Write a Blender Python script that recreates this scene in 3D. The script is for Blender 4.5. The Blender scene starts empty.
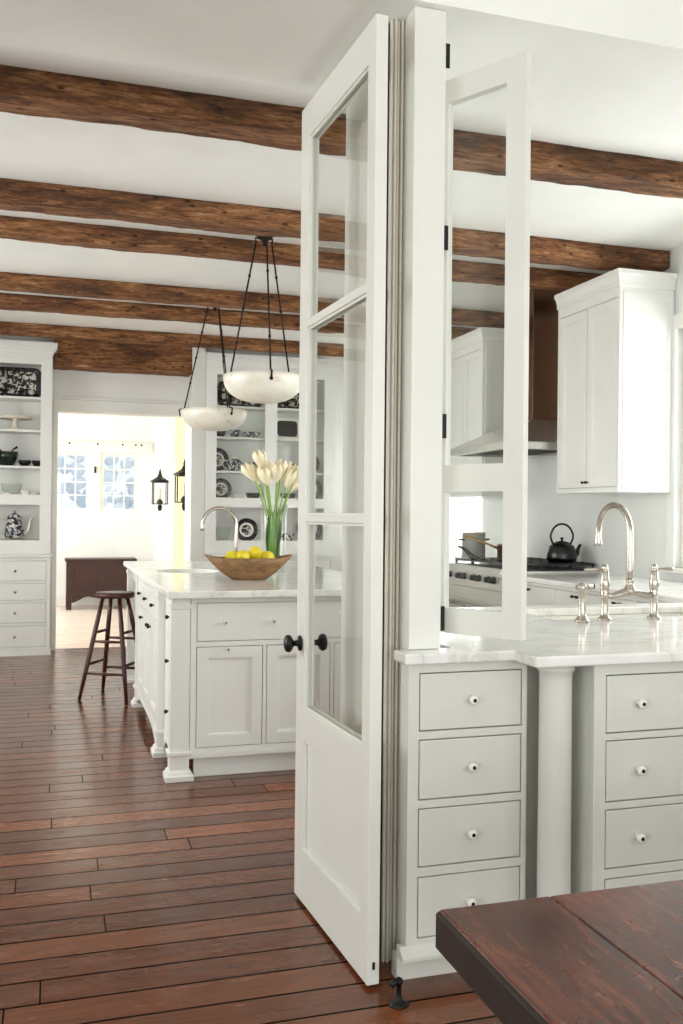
import bpy, bmesh, math, random
from mathutils import Vector, Matrix, noise
PI = math.pi
C = bpy.context.scene.collection
random.seed(7)

# ------------------------------------------------------------------ materials
def newmat(name):
    m = bpy.data.materials.new(name); m.use_nodes = True
    nt = m.node_tree; b = nt.nodes['Principled BSDF']
    return m, nt, b
def lin(c):
    return tuple(((x/255)/12.92 if x/255 <= .04045 else ((x/255+.055)/1.055)**2.4) for x in c) + (1,)
def N(nt, t, **kw):
    n = nt.nodes.new(t)
    for k, v in kw.items():
        if k in n.inputs: n.inputs[k].default_value = v
        else: setattr(n, k, v)
    return n
def bump(nt, b, src, strength, dist=.002):
    bp = N(nt, 'ShaderNodeBump'); bp.inputs['Strength'].default_value = strength; bp.inputs['Distance'].default_value = dist
    nt.links.new(src, bp.inputs['Height']); nt.links.new(bp.outputs[0], b.inputs['Normal'])
def coords(nt, scale=(1,1,1)):
    tc = N(nt, 'ShaderNodeNewGeometry'); mp = N(nt, 'ShaderNodeMapping'); mp.inputs['Scale'].default_value = scale
    nt.links.new(tc.outputs['Position'], mp.inputs[0]); return mp.outputs[0]
def ramp(nt, src, stops):
    r = N(nt, 'ShaderNodeValToRGB'); e = r.color_ramp.elements
    while len(e) < len(stops): e.new(.5)
    for q, (p, c) in zip(e, stops): q.position = p; q.color = c
    nt.links.new(src, r.inputs[0]); return r.outputs[0]
def noise_tex(nt, vec, scale, detail=4, rough=.5, dist=0):
    n = N(nt, 'ShaderNodeTexNoise'); n.inputs['Scale'].default_value = scale; n.inputs['Detail'].default_value = detail
    n.inputs['Roughness'].default_value = rough; n.inputs['Distortion'].default_value = dist
    nt.links.new(vec, n.inputs['Vector']); return n.outputs['Fac']

def paint(name, col, rough=.4, bmp=.08):
    m, nt, b = newmat(name); v = coords(nt)
    f = noise_tex(nt, v, 3.0, 3)
    c0 = lin(col); c1 = tuple(x*.96 for x in c0[:3])+(1,)
    nt.links.new(ramp(nt, f, [(.35, c1), (.65, c0)]), b.inputs['Base Color'])
    b.inputs['Roughness'].default_value = rough
    bump(nt, b, noise_tex(nt, coords(nt, (1,1,.3)), 160, 2), bmp, .001)
    return m
def plain(name, col, rough=.5, metal=0, **kw):
    m, nt, b = newmat(name); b.inputs['Base Color'].default_value = lin(col)
    b.inputs['Roughness'].default_value = rough; b.inputs['Metallic'].default_value = metal
    for k, v in kw.items(): b.inputs[k].default_value = v
    return m

M = {}
M['cab'] = paint('white_cabinet_paint', (236, 236, 232), .32)
M['unit'] = paint('greyer_cabinet_tone', (219, 220, 213), .34)  # slightly greyer than the other cabinets
M['trim'] = paint('white_trim_paint', (232, 232, 226), .3)
M['jamb'] = paint('shaded_trim_paint', (214, 209, 196), .4)  # trim paint with the shade on the jamb beads put into its colour
M['wall'] = paint('white_wall_paint', (238, 238, 235), .6)
M['wallgrey'] = paint('pale_grey_wall_paint', (226, 228, 225), .5)
M['ceil'] = paint('ceiling_paint', (246, 247, 243), .45, .15)
M['yellow'] = paint('butter_wall_paint', (230, 217, 160), .6)
M['black'] = plain('black_iron', (14, 14, 14), .4, .3)
M['iron'] = plain('dark_iron', (38, 26, 22), .45, .6)
M['enamel'] = plain('black_enamel', (8, 8, 9), .25)
M['green'] = plain('dark_green_glaze', (28, 40, 30), .2)
M['white'] = plain('white_porcelain', (240, 238, 230), .15)
M['cream'] = plain('cream_ware', (232, 224, 205), .25)
M['nickel'] = plain('polished_nickel', (182, 174, 164), .2, 1)
M['steel'] = plain('stainless_steel', (196, 194, 190), .26, 1)
M['steelpan'] = plain('satin_steel', (215, 214, 210), .38, .6)
M['copper'] = plain('copper', (200, 120, 95), .3, 1)
M['brass'] = plain('brass', (190, 150, 90), .3, 1)
M['candle'] = plain('candle_wax', (235, 228, 205), .5)
M['lemon'] = plain('lemon_peel', (228, 208, 40), .4)
M['stem'] = plain('tulip_stem', (138, 172, 72), .4)
M['leaf'] = plain('tulip_leaf', (96, 140, 52), .45)
M['whiteglaze'] = plain('cream_petal', (247, 236, 206), .5)
M['whiteglaze'].node_tree.nodes['Principled BSDF'].inputs['Subsurface Weight'].default_value = .2
M['dark'] = plain('dark_filter_grey', (60, 58, 54), .8)  # plain dark grey for the hood filter

def brushed_hood():
    m, nt, b = newmat('brushed_steel'); b.inputs['Metallic'].default_value = 1
    f = noise_tex(nt, coords(nt, (40, 40, 1)), 6, 2)
    nt.links.new(ramp(nt, f, [(.3, lin((214, 213, 210))), (.7, lin((230, 229, 226)))]), b.inputs['Base Color'])
    b.inputs['Roughness'].default_value = .28; return m
M['hood'] = brushed_hood()
M['flue'] = plain('steel_brown_reflection', (128, 98, 80), .25, 1)  # brown reflection on the steel chimney, put into its base colour

def marble():
    m, nt, b = newmat('white_marble'); v = coords(nt)
    d = noise_tex(nt, v, 2.2, 8, .6, 1.2)
    a = N(nt, 'ShaderNodeMath', operation='SUBTRACT'); nt.links.new(d, a.inputs[0]); a.inputs[1].default_value = .5
    ab = N(nt, 'ShaderNodeMath', operation='ABSOLUTE'); nt.links.new(a.outputs[0], ab.inputs[0])
    c = ramp(nt, ab.outputs[0], [(0, lin((216, 215, 210))), (.02, lin((232, 231, 227))), (.12, lin((240, 240, 237)))])
    nt.links.new(c, b.inputs['Base Color']); b.inputs['Roughness'].default_value = .12
    return m
M['marble'] = marble()

def alabaster():
    m, nt, b = newmat('alabaster'); v = coords(nt)
    f = noise_tex(nt, v, 7, 6, .65, 1.5)
    c = ramp(nt, f, [(.28, lin((186, 160, 128))), (.40, lin((233, 228, 214))), (.7, lin((243, 240, 230)))])
    nt.links.new(c, b.inputs['Base Color']); b.inputs['Roughness'].default_value = .3
    b.inputs['Subsurface Weight'].default_value = .3; b.inputs['Subsurface Radius'].default_value = (.03, .025, .02)
    return m
M['alabaster'] = alabaster()

def glass_mat(name, tint=(.97, .98, .97, 1), k=.10):
    m = bpy.data.materials.new(name); m.use_nodes = True; nt = m.node_tree; nt.nodes.clear()
    o = N(nt, 'ShaderNodeOutputMaterial'); mx = N(nt, 'ShaderNodeMixShader')
    t = N(nt, 'ShaderNodeBsdfTransparent'); t.inputs[0].default_value = tint
    g = N(nt, 'ShaderNodeBsdfGlossy'); g.inputs['Roughness'].default_value = .02
    lw = N(nt, 'ShaderNodeLayerWeight'); lw.inputs['Blend'].default_value = .5
    pw = N(nt, 'ShaderNodeMath', operation='POWER'); nt.links.new(lw.outputs['Facing'], pw.inputs[0]); pw.inputs[1].default_value = 5
    ma = N(nt, 'ShaderNodeMath', operation='MULTIPLY_ADD'); nt.links.new(pw.outputs[0], ma.inputs[0]); ma.inputs[1].default_value = .8; ma.inputs[2].default_value = .03
    nt.links.new(ma.outputs[0], mx.inputs[0]); nt.links.new(t.outputs[0], mx.inputs[1]); nt.links.new(g.outputs[0], mx.inputs[2])
    nt.links.new(mx.outputs[0], o.inputs[0]); return m
M['glass'] = glass_mat('window_glass')
M['vaseglass'] = glass_mat('clear_vase_glass', (.97, .98, .97, 1))

def wood_floor(name, cols, rough, width=.115, pale=False):
    m, nt, b = newmat(name)
    geo = N(nt, 'ShaderNodeNewGeometry'); sp = N(nt, 'ShaderNodeSeparateXYZ'); nt.links.new(geo.outputs['Position'], sp.inputs[0])
    def mth(op, a, bb=None):
        n = N(nt, 'ShaderNodeMath', operation=op)
        for i, q in enumerate((a, bb)):
            if q is None: continue
            if isinstance(q, (int, float)): n.inputs[i].default_value = q
            else: nt.links.new(q, n.inputs[i])
        return n.outputs[0]
    row = mth('DIVIDE', sp.outputs[1], width); rid = mth('FLOOR', row); rf = mth('FRACT', row)
    wn = N(nt, 'ShaderNodeTexWhiteNoise', noise_dimensions='1D'); nt.links.new(rid, wn.inputs['W'])
    xs = mth('DIVIDE', mth('ADD', sp.outputs[0], mth('MULTIPLY', wn.outputs['Value'], 7.0)), 1.9)
    cid = mth('FLOOR', xs); cf = mth('FRACT', xs)
    w2 = N(nt, 'ShaderNodeTexWhiteNoise', noise_dimensions='2D'); cb = N(nt, 'ShaderNodeCombineXYZ')
    nt.links.new(rid, cb.inputs[0]); nt.links.new(cid, cb.inputs[1]); nt.links.new(cb.outputs[0], w2.inputs['Vector'])
    base = ramp(nt, w2.outputs['Value'], [(i/(len(cols)-1), lin(c)) for i, c in enumerate(cols)])
    off = N(nt, 'ShaderNodeCombineXYZ'); nt.links.new(mth('MULTIPLY', w2.outputs['Value'], 9), off.inputs[2])
    va = N(nt, 'ShaderNodeVectorMath', operation='ADD'); nt.links.new(coords(nt, (1.5, 30, 1)), va.inputs[0]); nt.links.new(off.outputs[0], va.inputs[1])
    gr = noise_tex(nt, va.outputs[0], 2.6, 8, .6, .15)
    gm = ramp(nt, gr, [(.3, (.45, .42, .40, 1)), (.7, (1.25, 1.2, 1.15, 1))])
    mx = N(nt, 'ShaderNodeMix', data_type='RGBA', blend_type='MULTIPLY'); mx.inputs[0].default_value = .25 if pale else .8
    nt.links.new(base, mx.inputs[6]); nt.links.new(gm, mx.inputs[7])
    g1 = mth('LESS_THAN', mth('MINIMUM', rf, mth('SUBTRACT', 1.0, rf)), .032)
    g2 = mth('LESS_THAN', mth('MINIMUM', cf, mth('SUBTRACT', 1.0, cf)), .0012)
    gap = mth('MAXIMUM', g1, g2)
    mx2 = N(nt, 'ShaderNodeMix', data_type='RGBA'); nt.links.new(gap, mx2.inputs[0]); nt.links.new(mx.outputs[2], mx2.inputs[6])
    mx2.inputs[7].default_value = lin((20, 9, 5)) if not pale else lin((170, 150, 140))
    nt.links.new(mx2.outputs[2], b.inputs['Base Color'])
    rr = ramp(nt, noise_tex(nt, coords(nt, (1, 4, 1)), 4, 4), [(.3, (rough,)*3+(1,)), (.7, (rough+.14,)*3+(1,))])
    nt.links.new(rr, b.inputs['Roughness'])
    h = mth('SUBTRACT', mth('ADD', mth('MULTIPLY', gr, .15), mth('MULTIPLY', noise_tex(nt, coords(nt, (1.2, 7, 1)), 3, 2), .9)), mth('MULTIPLY', gap, 1.4))
    bump(nt, b, h, .22, .004)
    sl = N(nt, 'ShaderNodeMath', operation='MULTIPLY_ADD'); nt.links.new(gap, sl.inputs[0]); sl.inputs[1].default_value = -.5; sl.inputs[2].default_value = .5
    nt.links.new(sl.outputs[0], b.inputs['Specular IOR Level'])
    b.inputs['Coat Weight'].default_value = 0 if pale else .15; b.inputs['Coat Roughness'].default_value = .14
    return m
M['floor'] = wood_floor('reddish_plank_floor', [(94, 50, 26), (116, 64, 34), (100, 54, 28), (146, 82, 42), (92, 54, 32), (124, 68, 36)], .17, .13)
M['palefloor'] = wood_floor('glare_plank_floor', [(226, 208, 200), (235, 220, 212), (228, 214, 205)], .3, .115, True)  # same planks, with the glare on them put into a pale colour

def beam_wood():
    m, nt, b = newmat('aged_beam_wood')
    g = noise_tex(nt, coords(nt, (4, 34, 34)), 1.5, 12, .8, .8)      # hewn grain
    l = noise_tex(nt, coords(nt, (1.1, 5, 5)), 2.0, 6, .65, .5)          # weathered patches
    c = ramp(nt, g, [(.35, lin((52, 32, 18))), (.46, lin((142, 96, 58))), (.55, lin((186, 132, 86))), (.68, lin((232, 198, 160)))])
    c2 = ramp(nt, l, [(.38, lin((120, 104, 92))), (.50, lin((206, 188, 170))), (.62, lin((255, 250, 240)))])
    mx = N(nt, 'ShaderNodeMix', data_type='RGBA', blend_type='MULTIPLY'); mx.inputs[0].default_value = .85
    nt.links.new(c, mx.inputs[6]); nt.links.new(c2, mx.inputs[7])
    vo = N(nt, 'ShaderNodeTexVoronoi'); vo.inputs['Scale'].default_value = 9; nt.links.new(coords(nt, (1, 2.0, 2.0)), vo.inputs['Vector'])
    sp = ramp(nt, vo.outputs['Distance'], [(.10, (.06, .045, .04, 1)), (.18, (1, 1, 1, 1))])
    m2 = N(nt, 'ShaderNodeMix', data_type='RGBA', blend_type='MULTIPLY'); m2.inputs[0].default_value = .85
    nt.links.new(mx.outputs[2], m2.inputs[6]); nt.links.new(sp, m2.inputs[7])
    ck = noise_tex(nt, coords(nt, (.8, 14, 14)), 3.0, 5, .6, 2.5)        # long drying cracks
    ck2 = ramp(nt, ck, [(.485, (1, 1, 1, 1)), (.5, (.12, .09, .07, 1)), (.515, (1, 1, 1, 1))])
    m3 = N(nt, 'ShaderNodeMix', data_type='RGBA', blend_type='MULTIPLY'); m3.inputs[0].default_value = .6
    nt.links.new(m2.outputs[2], m3.inputs[6]); nt.links.new(ck2, m3.inputs[7])
    nt.links.new(m3.outputs[2], b.inputs['Base Color']); b.inputs['Roughness'].default_value = .8
    bump(nt, b, g, 1.0, .02); return m
M['beam'] = beam_wood()

def wood(name, c0, c1, rough, sc=(1, 6, 6), bm=.2):
    m, nt, b = newmat(name); g = noise_tex(nt, coords(nt, sc), 5, 7, .65, .8)
    nt.links.new(ramp(nt, g, [(.3, lin(c0)), (.7, lin(c1))]), b.inputs['Base Color'])
    b.inputs['Roughness'].default_value = rough; bump(nt, b, g, bm, .003); return m
M['mahog'] = wood('dark_red_stained_wood', (44, 16, 12), (84, 36, 26), .35, (6, 6, 1))
M['chest'] = wood('old_chest_wood', (34, 13, 10), (62, 27, 20), .4, (1, 1, 6))
M['bowlwood'] = wood('carved_bowl_wood', (92, 64, 38), (158, 120, 78), .6, (2, 6, 6), .4)
def table_mat():
    m, nt, b = newmat('worn_table_wood')
    g = noise_tex(nt, coords(nt, (14, 1.6, 4)), 5, 8, .65, .1)
    blot = noise_tex(nt, coords(nt, (1.6, .8, 1)), 5.5, 6, .6, .1)
    c = ramp(nt, g, [(.3, lin((58, 28, 16))), (.55, lin((108, 56, 34))), (.75, lin((158, 98, 64)))])
    c2 = ramp(nt, blot, [(.35, lin((160, 146, 142))), (.62, lin((255, 238, 225)))])
    mx = N(nt, 'ShaderNodeMix', data_type='RGBA', blend_type='MULTIPLY'); mx.inputs[0].default_value = .85
    nt.links.new(c, mx.inputs[6]); nt.links.new(c2, mx.inputs[7])
    vo = N(nt, 'ShaderNodeTexVoronoi'); vo.inputs['Scale'].default_value = 13; nt.links.new(coords(nt), vo.inputs['Vector'])
    sp = ramp(nt, vo.outputs['Distance'], [(.035, (1, 1, 1, 1)), (.05, (0, 0, 0, 1))])
    m2 = N(nt, 'ShaderNodeMix', data_type='RGBA'); nt.links.new(sp, m2.inputs[0]); nt.links.new(mx.outputs[2], m2.inputs[6]); m2.inputs[7].default_value = lin((180, 160, 145))
    nt.links.new(m2.outputs[2], b.inputs['Base Color'])
    nt.links.new(ramp(nt, blot, [(.3, (.18,)*3+(1,)), (.7, (.36,)*3+(1,))]), b.inputs['Roughness'])
    bump(nt, b, g, .2, .002); return m
M['table'] = table_mat()
M['tabledark'] = wood('shaded_table_wood', (16, 9, 8), (34, 19, 15), .4)  # dark tone stands for shade on the table's edge and underside

def transfer(name, lo, hi, sc, thr=.5):
    m, nt, b = newmat(name)
    tc = N(nt, 'ShaderNodeTexCoord')
    f = noise_tex(nt, tc.outputs['Object'], sc, 5, .65, .6)
    nt.links.new(ramp(nt, f, [(thr-.03, lin(lo)), (thr+.03, lin(hi))]), b.inputs['Base Color'])
    b.inputs['Roughness'].default_value = .15; return m
M['transfer'] = transfer('black_transferware', (28, 24, 26), (226, 222, 212), 26, .52)
M['rimdark'] = transfer('dark_transferware_rim', (22, 19, 22), (150, 146, 142), 60, .62)
M['bluewhite'] = transfer('dark_blue_transferware', (38, 42, 56), (228, 226, 220), 34, .53)
M['sheer'] = paint('white_linen', (250, 250, 248), .8)
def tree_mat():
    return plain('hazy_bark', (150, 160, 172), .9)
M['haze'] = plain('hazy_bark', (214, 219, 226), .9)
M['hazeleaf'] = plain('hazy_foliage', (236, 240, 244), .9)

# ------------------------------------------------------------------ mesh building
class MB:
    def __init__(s): s.v = []; s.f = []; s.sm = []; s.mi = []; s.cur = 0; s.xf = None
    def add(s, vs, fs, smooth=False):
        o = len(s.v)
        for p in vs:
            p = Vector(p); s.v.append(s.xf @ p if s.xf is not None else p)
        for f in fs: s.f.append([o+i for i in f]); s.sm.append(smooth); s.mi.append(s.cur)
        return s
    def box(s, x0, x1, y0, y1, z0, z1):
        x0, x1 = min(x0, x1), max(x0, x1); y0, y1 = min(y0, y1), max(y0, y1); z0, z1 = min(z0, z1), max(z0, z1)
        return s.add([(x0,y0,z0),(x1,y0,z0),(x1,y1,z0),(x0,y1,z0),(x0,y0,z1),(x1,y0,z1),(x1,y1,z1),(x0,y1,z1)],
              [(0,3,2,1),(4,5,6,7),(0,1,5,4),(1,2,6,5),(2,3,7,6),(3,0,4,7)])
    def lathe(s, prof, c=(0,0,0), axis=(0,0,1), n=24, sx=1, sy=1, caps=True):
        ax = Vector(axis).normalized(); u = ax.orthogonal().normalized()
        if abs(ax.z) > .99: u = Vector((1,0,0))
        w = ax.cross(u); c = Vector(c); vs = []; fs = []
        for r, h in prof:
            for k in range(n):
                a = 2*PI*k/n; vs.append(c + ax*h + u*(math.cos(a)*r*sx) + w*(math.sin(a)*r*sy))
        m = len(prof)
        for i in range(m-1):
            for k in range(n):
                k2 = (k+1) % n; fs.append((i*n+k, i*n+k2, (i+1)*n+k2, (i+1)*n+k))
        s.add(vs, fs, True)
        if caps:
            o = len(s.v) - len(vs)
            if prof[0][0] > 1e-5: s.f.append([o+k for k in range(n)][::-1]); s.sm.append(False); s.mi.append(s.cur)
            if prof[-1][0] > 1e-5: s.f.append([o+(m-1)*n+k for k in range(n)]); s.sm.append(False); s.mi.append(s.cur)
        return s
    def tube(s, pts, r, n=10, closed=False):
        pts = [Vector(p) for p in pts]; m = len(pts); rr = r if isinstance(r, (list, tuple)) else [r]*m
        vs = []; fs = []; prev = None
        for i, p in enumerate(pts):
            if closed: t = (pts[(i+1) % m]-pts[i-1]).normalized()
            else: t = (pts[min(i+1, m-1)]-pts[max(i-1, 0)]).normalized()
            if prev is None: u = t.orthogonal().normalized()
            else:
                u = prev - t*prev.dot(t); u.normalize()
            prev = u; w = t.cross(u)
            for k in range(n):
                a = 2*PI*k/n; vs.append(p + (u*math.cos(a)+w*math.sin(a))*rr[i])
        for i in range(m if closed else m-1):
            j = (i+1) % m
            for k in range(n):
                k2 = (k+1) % n; fs.append((i*n+k, i*n+k2, j*n+k2, j*n+k))
        s.add(vs, fs, True)
        if not closed:
            o = len(s.v)-len(vs)
            s.f.append([o+k for k in range(n)][::-1]); s.sm.append(False); s.mi.append(s.cur)
            s.f.append([o+(m-1)*n+k for k in range(n)]); s.sm.append(False); s.mi.append(s.cur)
        return s
    def prism(s, poly, z0, z1, ax='z'):
        n = len(poly)
        def P(a, b, h): return (a, b, h) if ax == 'z' else ((a, h, b) if ax == 'y' else (h, a, b))
        vs = [P(a, b, z0) for a, b in poly] + [P(a, b, z1) for a, b in poly]
        return s.add(vs, [tuple(range(n))[::-1], tuple(range(n, 2*n))] + [(i, (i+1) % n, n+(i+1) % n, n+i) for i in range(n)])
    def slab(s, u0, u1, v0, v1, w0, w1, holes, X):
        """a board in the u,v plane with rectangular holes; X maps (u,v,w) to a point"""
        us = sorted({u0, u1, *[h[0] for h in holes], *[h[1] for h in holes]}); vs_ = sorted({v0, v1, *[h[2] for h in holes], *[h[3] for h in holes]})
        us = [u for u in us if u0 <= u <= u1]; vs_ = [v for v in vs_ if v0 <= v <= v1]
        def solid(i, j):
            if i < 0 or j < 0 or i >= len(us)-1 or j >= len(vs_)-1: return False
            cu = (us[i]+us[i+1])/2; cv = (vs_[j]+vs_[j+1])/2
            return not any(h[0] < cu < h[1] and h[2] < cv < h[3] for h in holes)
        idx = {}; vl = []; fl = []
        def vid(i, j, k):
            if (i, j, k) not in idx: idx[(i, j, k)] = len(vl); vl.append(X(us[i], vs_[j], (w0, w1)[k]))
            return idx[(i, j, k)]
        for i in range(len(us)-1):
            for j in range(len(vs_)-1):
                if not solid(i, j): continue
                fl.append((vid(i,j,0), vid(i+1,j,0), vid(i+1,j+1,0), vid(i,j+1,0)))
                fl.append((vid(i,j,1), vid(i,j+1,1), vid(i+1,j+1,1), vid(i+1,j,1)))
                if not solid(i-1, j): fl.append((vid(i,j,0), vid(i,j+1,0), vid(i,j+1,1), vid(i,j,1)))
                if not solid(i+1, j): fl.append((vid(i+1,j,0), vid(i+1,j,1), vid(i+1,j+1,1), vid(i+1,j+1,0)))
                if not solid(i, j-1): fl.append((vid(i,j,0), vid(i,j,1), vid(i+1,j,1), vid(i+1,j,0)))
                if not solid(i, j+1): fl.append((vid(i,j+1,0), vid(i+1,j+1,0), vid(i+1,j+1,1), vid(i,j+1,1)))
        return s.add(vl, fl)
    def build(s, name, mat, parent=None, bevel=0, seg=2, world=True):
        me = bpy.data.meshes.new(name)
        off = Vector((0, 0, 0))
        if parent is not None and world:
            q = parent
            while q is not None: off += q.location; q = q.parent
        me.from_pydata([tuple(p-off) for p in s.v], [], s.f)
        me.polygons.foreach_set('use_smooth', s.sm); me.polygons.foreach_set('material_index', s.mi)
        for m in (mat if isinstance(mat, (list, tuple)) else [mat]): me.materials.append(M[m])
        bm = bmesh.new(); bm.from_mesh(me); bmesh.ops.recalc_face_normals(bm, faces=bm.faces); bm.to_mesh(me); bm.free()
        o = bpy.data.objects.new(name, me); C.objects.link(o)
        if parent is not None: o.parent = parent
        if bevel:
            b = o.modifiers.new('edge', 'BEVEL'); b.width = bevel; b.segments = seg; b.limit_method = 'ANGLE'; b.angle_limit = math.radians(40)
        return o

def tag(o, label=None, cat=None, group=None, kind=None):
    if label: o['label'] = label
    if cat: o['category'] = cat
    if group: o['group'] = group
    if kind: o['kind'] = kind
    return o
def thing(name, loc, label, cat, group=None, rz=0, kind=None):
    o = bpy.data.objects.new(name, None); C.objects.link(o); o.location = loc; o.rotation_euler = (0, 0, rz); o.empty_display_size = .1
    return tag(o, label, cat, group, kind)
def dup(root, loc, rz=None, label=None):
    r = root.copy(); C.objects.link(r); r.location = loc
    if rz is not None: r.rotation_euler = (r.rotation_euler[0], r.rotation_euler[1], rz)
    if label: r['label'] = label
    for ch in list(root.children):
        c = ch.copy(); C.objects.link(c); c.parent = r
        for g in list(ch.children):
            d = g.copy(); C.objects.link(d); d.parent = c
    return r
def bx(name, mat, *d, parent=None, bevel=0, kind=None):
    o = MB().box(*d).build(name, mat, parent, bevel)
    if kind: o['kind'] = kind
    return o
FY = lambda Y: (lambda u, v, w: (u, Y+w, v))       # faces -Y
FX = lambda X: (lambda u, v, w: (X+w, u, v))       # faces -X

# ------------------------------------------------------------------ shell
S = 'structure'
ZC = 2.96                    # kitchen ceiling
XL, XR = -2.6, 3.65          # kitchen side walls
YB = 9.25                    # kitchen back wall
def room_wall(name, u0, u1, v0, v1, w0, w1, holes, X, mat='wall', label=None):
    o = MB().slab(u0, u1, v0, v1, w0, w1, holes, X).build(name, mat); o['kind'] = S
    if label: o['label'] = label
    return o
bx('floor', 'floor', -3.2, 4.2, -4.2, YB+.08, -.1, 0, kind=S)
bx('floor.001', 'palefloor', -3.2, 1.7, YB+.08, 14.0, -.1, -.002, kind=S)
bx('ceiling', 'ceil', XL-.15, XR+.15, 3.09, YB+.15, ZC, ZC+.1, kind=S)
bx('ceiling.001', 'ceil', -3.2, 4.2, -4.2, 2.45, 3.1, 3.2, kind=S)
bx('ceiling.002', 'wall', -3.2, 1.7, YB+.15, 13.9, 2.72, 2.82, kind=S)
# header over the wide opening between the rooms: its underside is the low soffit
bx('trim_1', 'ceil', XL-.15, XR+.3, 2.45, 3.09, 2.75, 3.2, kind=S)
# right wall, windows over the sink counter and beyond the hood
room_wall('wall_right', -4.2, YB+.15, 0, 3.2, 0, .15, [(2.75, 4.86, 1.0, 2.46), (7.62, 8.9, 1.0, 2.2), (-2.6, -.2, .6, 2.6)], FX(XR), 'wallgrey')
room_wall('wall_left', -4.2, YB+.15, 0, 3.2, -.15, 0, [(4.2, 5.5, .9, 2.4), (6.1, 7.4, .9, 2.4), (-2.6, .8, .5, 2.6)], FX(XL))
room_wall('wall_back', XL, XR, 0, ZC, 0, .15, [(.045, 1.268, -.1, 2.255)], FY(YB))
room_wall('wall_front', XL, XR, 0, 3.2, 0, .15, [(-1.9, .3, .4, 2.6), (1.0, 3.0, .4, 2.6)], FY(-4.2))
# room beyond the doorway
bx('wall_far_right', 'yellow', 1.40, 1.55, YB+.15, 11.2, 0, 2.72, kind=S)
bx('wall_far_right.001', 'wall', 1.40, 1.55, 11.2, 13.6, 0, 2.72, kind=S)
room_wall('wall_far', -3.2, 1.55, 0, 2.72, 0, .15, [(-.03, .504, 1.31, 2.15), (.64, 1.165, 1.31, 2.15), (-1.9, -.9, 1.31, 2.15)], FY(13.6))
room_wall('wall_far_left', YB+.15, 13.6, 0, 2.72, -.15, 0, [(9.9, 11.2, .8, 2.3), (11.7, 13.0, .8, 2.3)], FX(-3.0))

# the wall end the glazed leaves hang from
pier = MB().box(.972, 1.064, 2.50, 2.60, 0, 2.75).box(.958, 1.095, 2.6001, 3.09, 0, 2.75)
pier.build('wall_end', 'trim')['kind'] = S
m = MB()
m.box(.93, .957, 2.572, 2.64, 0, 2.75)
for x, y in ((.930, 2.564), (.941, 2.558), (.952, 2.566), (.9615, 2.558)): m.box(x, x+.0075, y, 2.60, 0, 2.75)
m.build('trim_2', 'jamb', bevel=.003)['kind'] = S
t = thing('pilaster', (1.02, 2.48, .921), 'tall white square pilaster standing on the left end of the marble counter, black hinges up its edge', 'pilaster', kind=S)
m = MB().box(.97, 1.066, 2.476, 2.499, .921, 2.749)
m.build('casing', 'trim', t, bevel=.002)
for z in (2.665, 2.125, 1.567, .998):
    MB().box(1.0645, 1.113, 2.556, 2.560, z-.036, z+.036).build('hinge', 'black', t)

# ------------------------------------------------------------------ ceiling beams
def beam(y0, y1, z0, z1, x0, x1, seed, label):
    m = MB(); nx = int((x1-x0)/.022); per = []
    prof = []
    k = 5
    for i in range(k): prof.append((y0+(y1-y0)*i/k, z0))
    for i in range(k): prof.append((y1, z0+(z1-z0)*i/k))
    for i in range(k): prof.append((y1+(y0-y1)*i/k, z1))
    for i in range(k): prof.append((y0, z1+(z0-z1)*i/k))
    n = len(prof); vs = []; fs = []
    for a in range(nx+1):
        x = x0+(x1-x0)*a/nx
        for j, (y, z) in enumerate(prof):
            nv = noise.noise_vector(Vector((x*1.6, y*6+seed*9, z*6)))*.010 + noise.noise_vector(Vector((x*9, y*22+seed, z*22)))*.006 + noise.noise_vector(Vector((x*24, y*50+seed, z*50)))*.002
            zz = z + (nv.z if z < z1-.001 else 0)
            corner = (j % k == 0 and j in (0, k))
            cy = (y0+y1)/2
            vs.append((x, y+nv.y*.8, min(zz+(.004 if corner else 0), z1)))
    for a in range(nx):
        for j in range(n):
            j2 = (j+1) % n; fs.append((a*n+j, a*n+j2, (a+1)*n+j2, (a+1)*n+j))
    fs.append(tuple(range(n))[::-1]); fs.append(tuple(nx*n+j for j in range(n)))
    m.add(vs, fs, True)
    o = m.build('ceiling_beam', 'beam')
    tag(o, label, 'ceiling beam', 'aged timber beams across the kitchen ceiling', S)
B = [(3.69, 3.865, 'nearest rough brown ceiling beam, just past the white soffit'),
     (4.945, 5.12, 'second rough brown ceiling beam from the soffit'),
     (5.565, 5.69, 'third rough brown ceiling beam, greyer, where the big pendant hangs'),
     (6.87, 7.0, 'fourth rough brown ceiling beam from the soffit'),
     (7.53, 7.66, 'fifth rough brown ceiling beam, where the smaller pendant hangs'),
     (8.66, 8.765, 'sixth ceiling beam, right in front of the tall cabinets')]
for i, (a, b_, l) in enumerate(B):
    beam(a, b_, 2.852, ZC-.001, XL+.01, XR-.01, i+1, l)
beam(9.0, 9.245, 2.645, ZC-.001, 0.0, 1.385, 9, 'thick reddish timber lintel beam over the far doorway')

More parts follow.
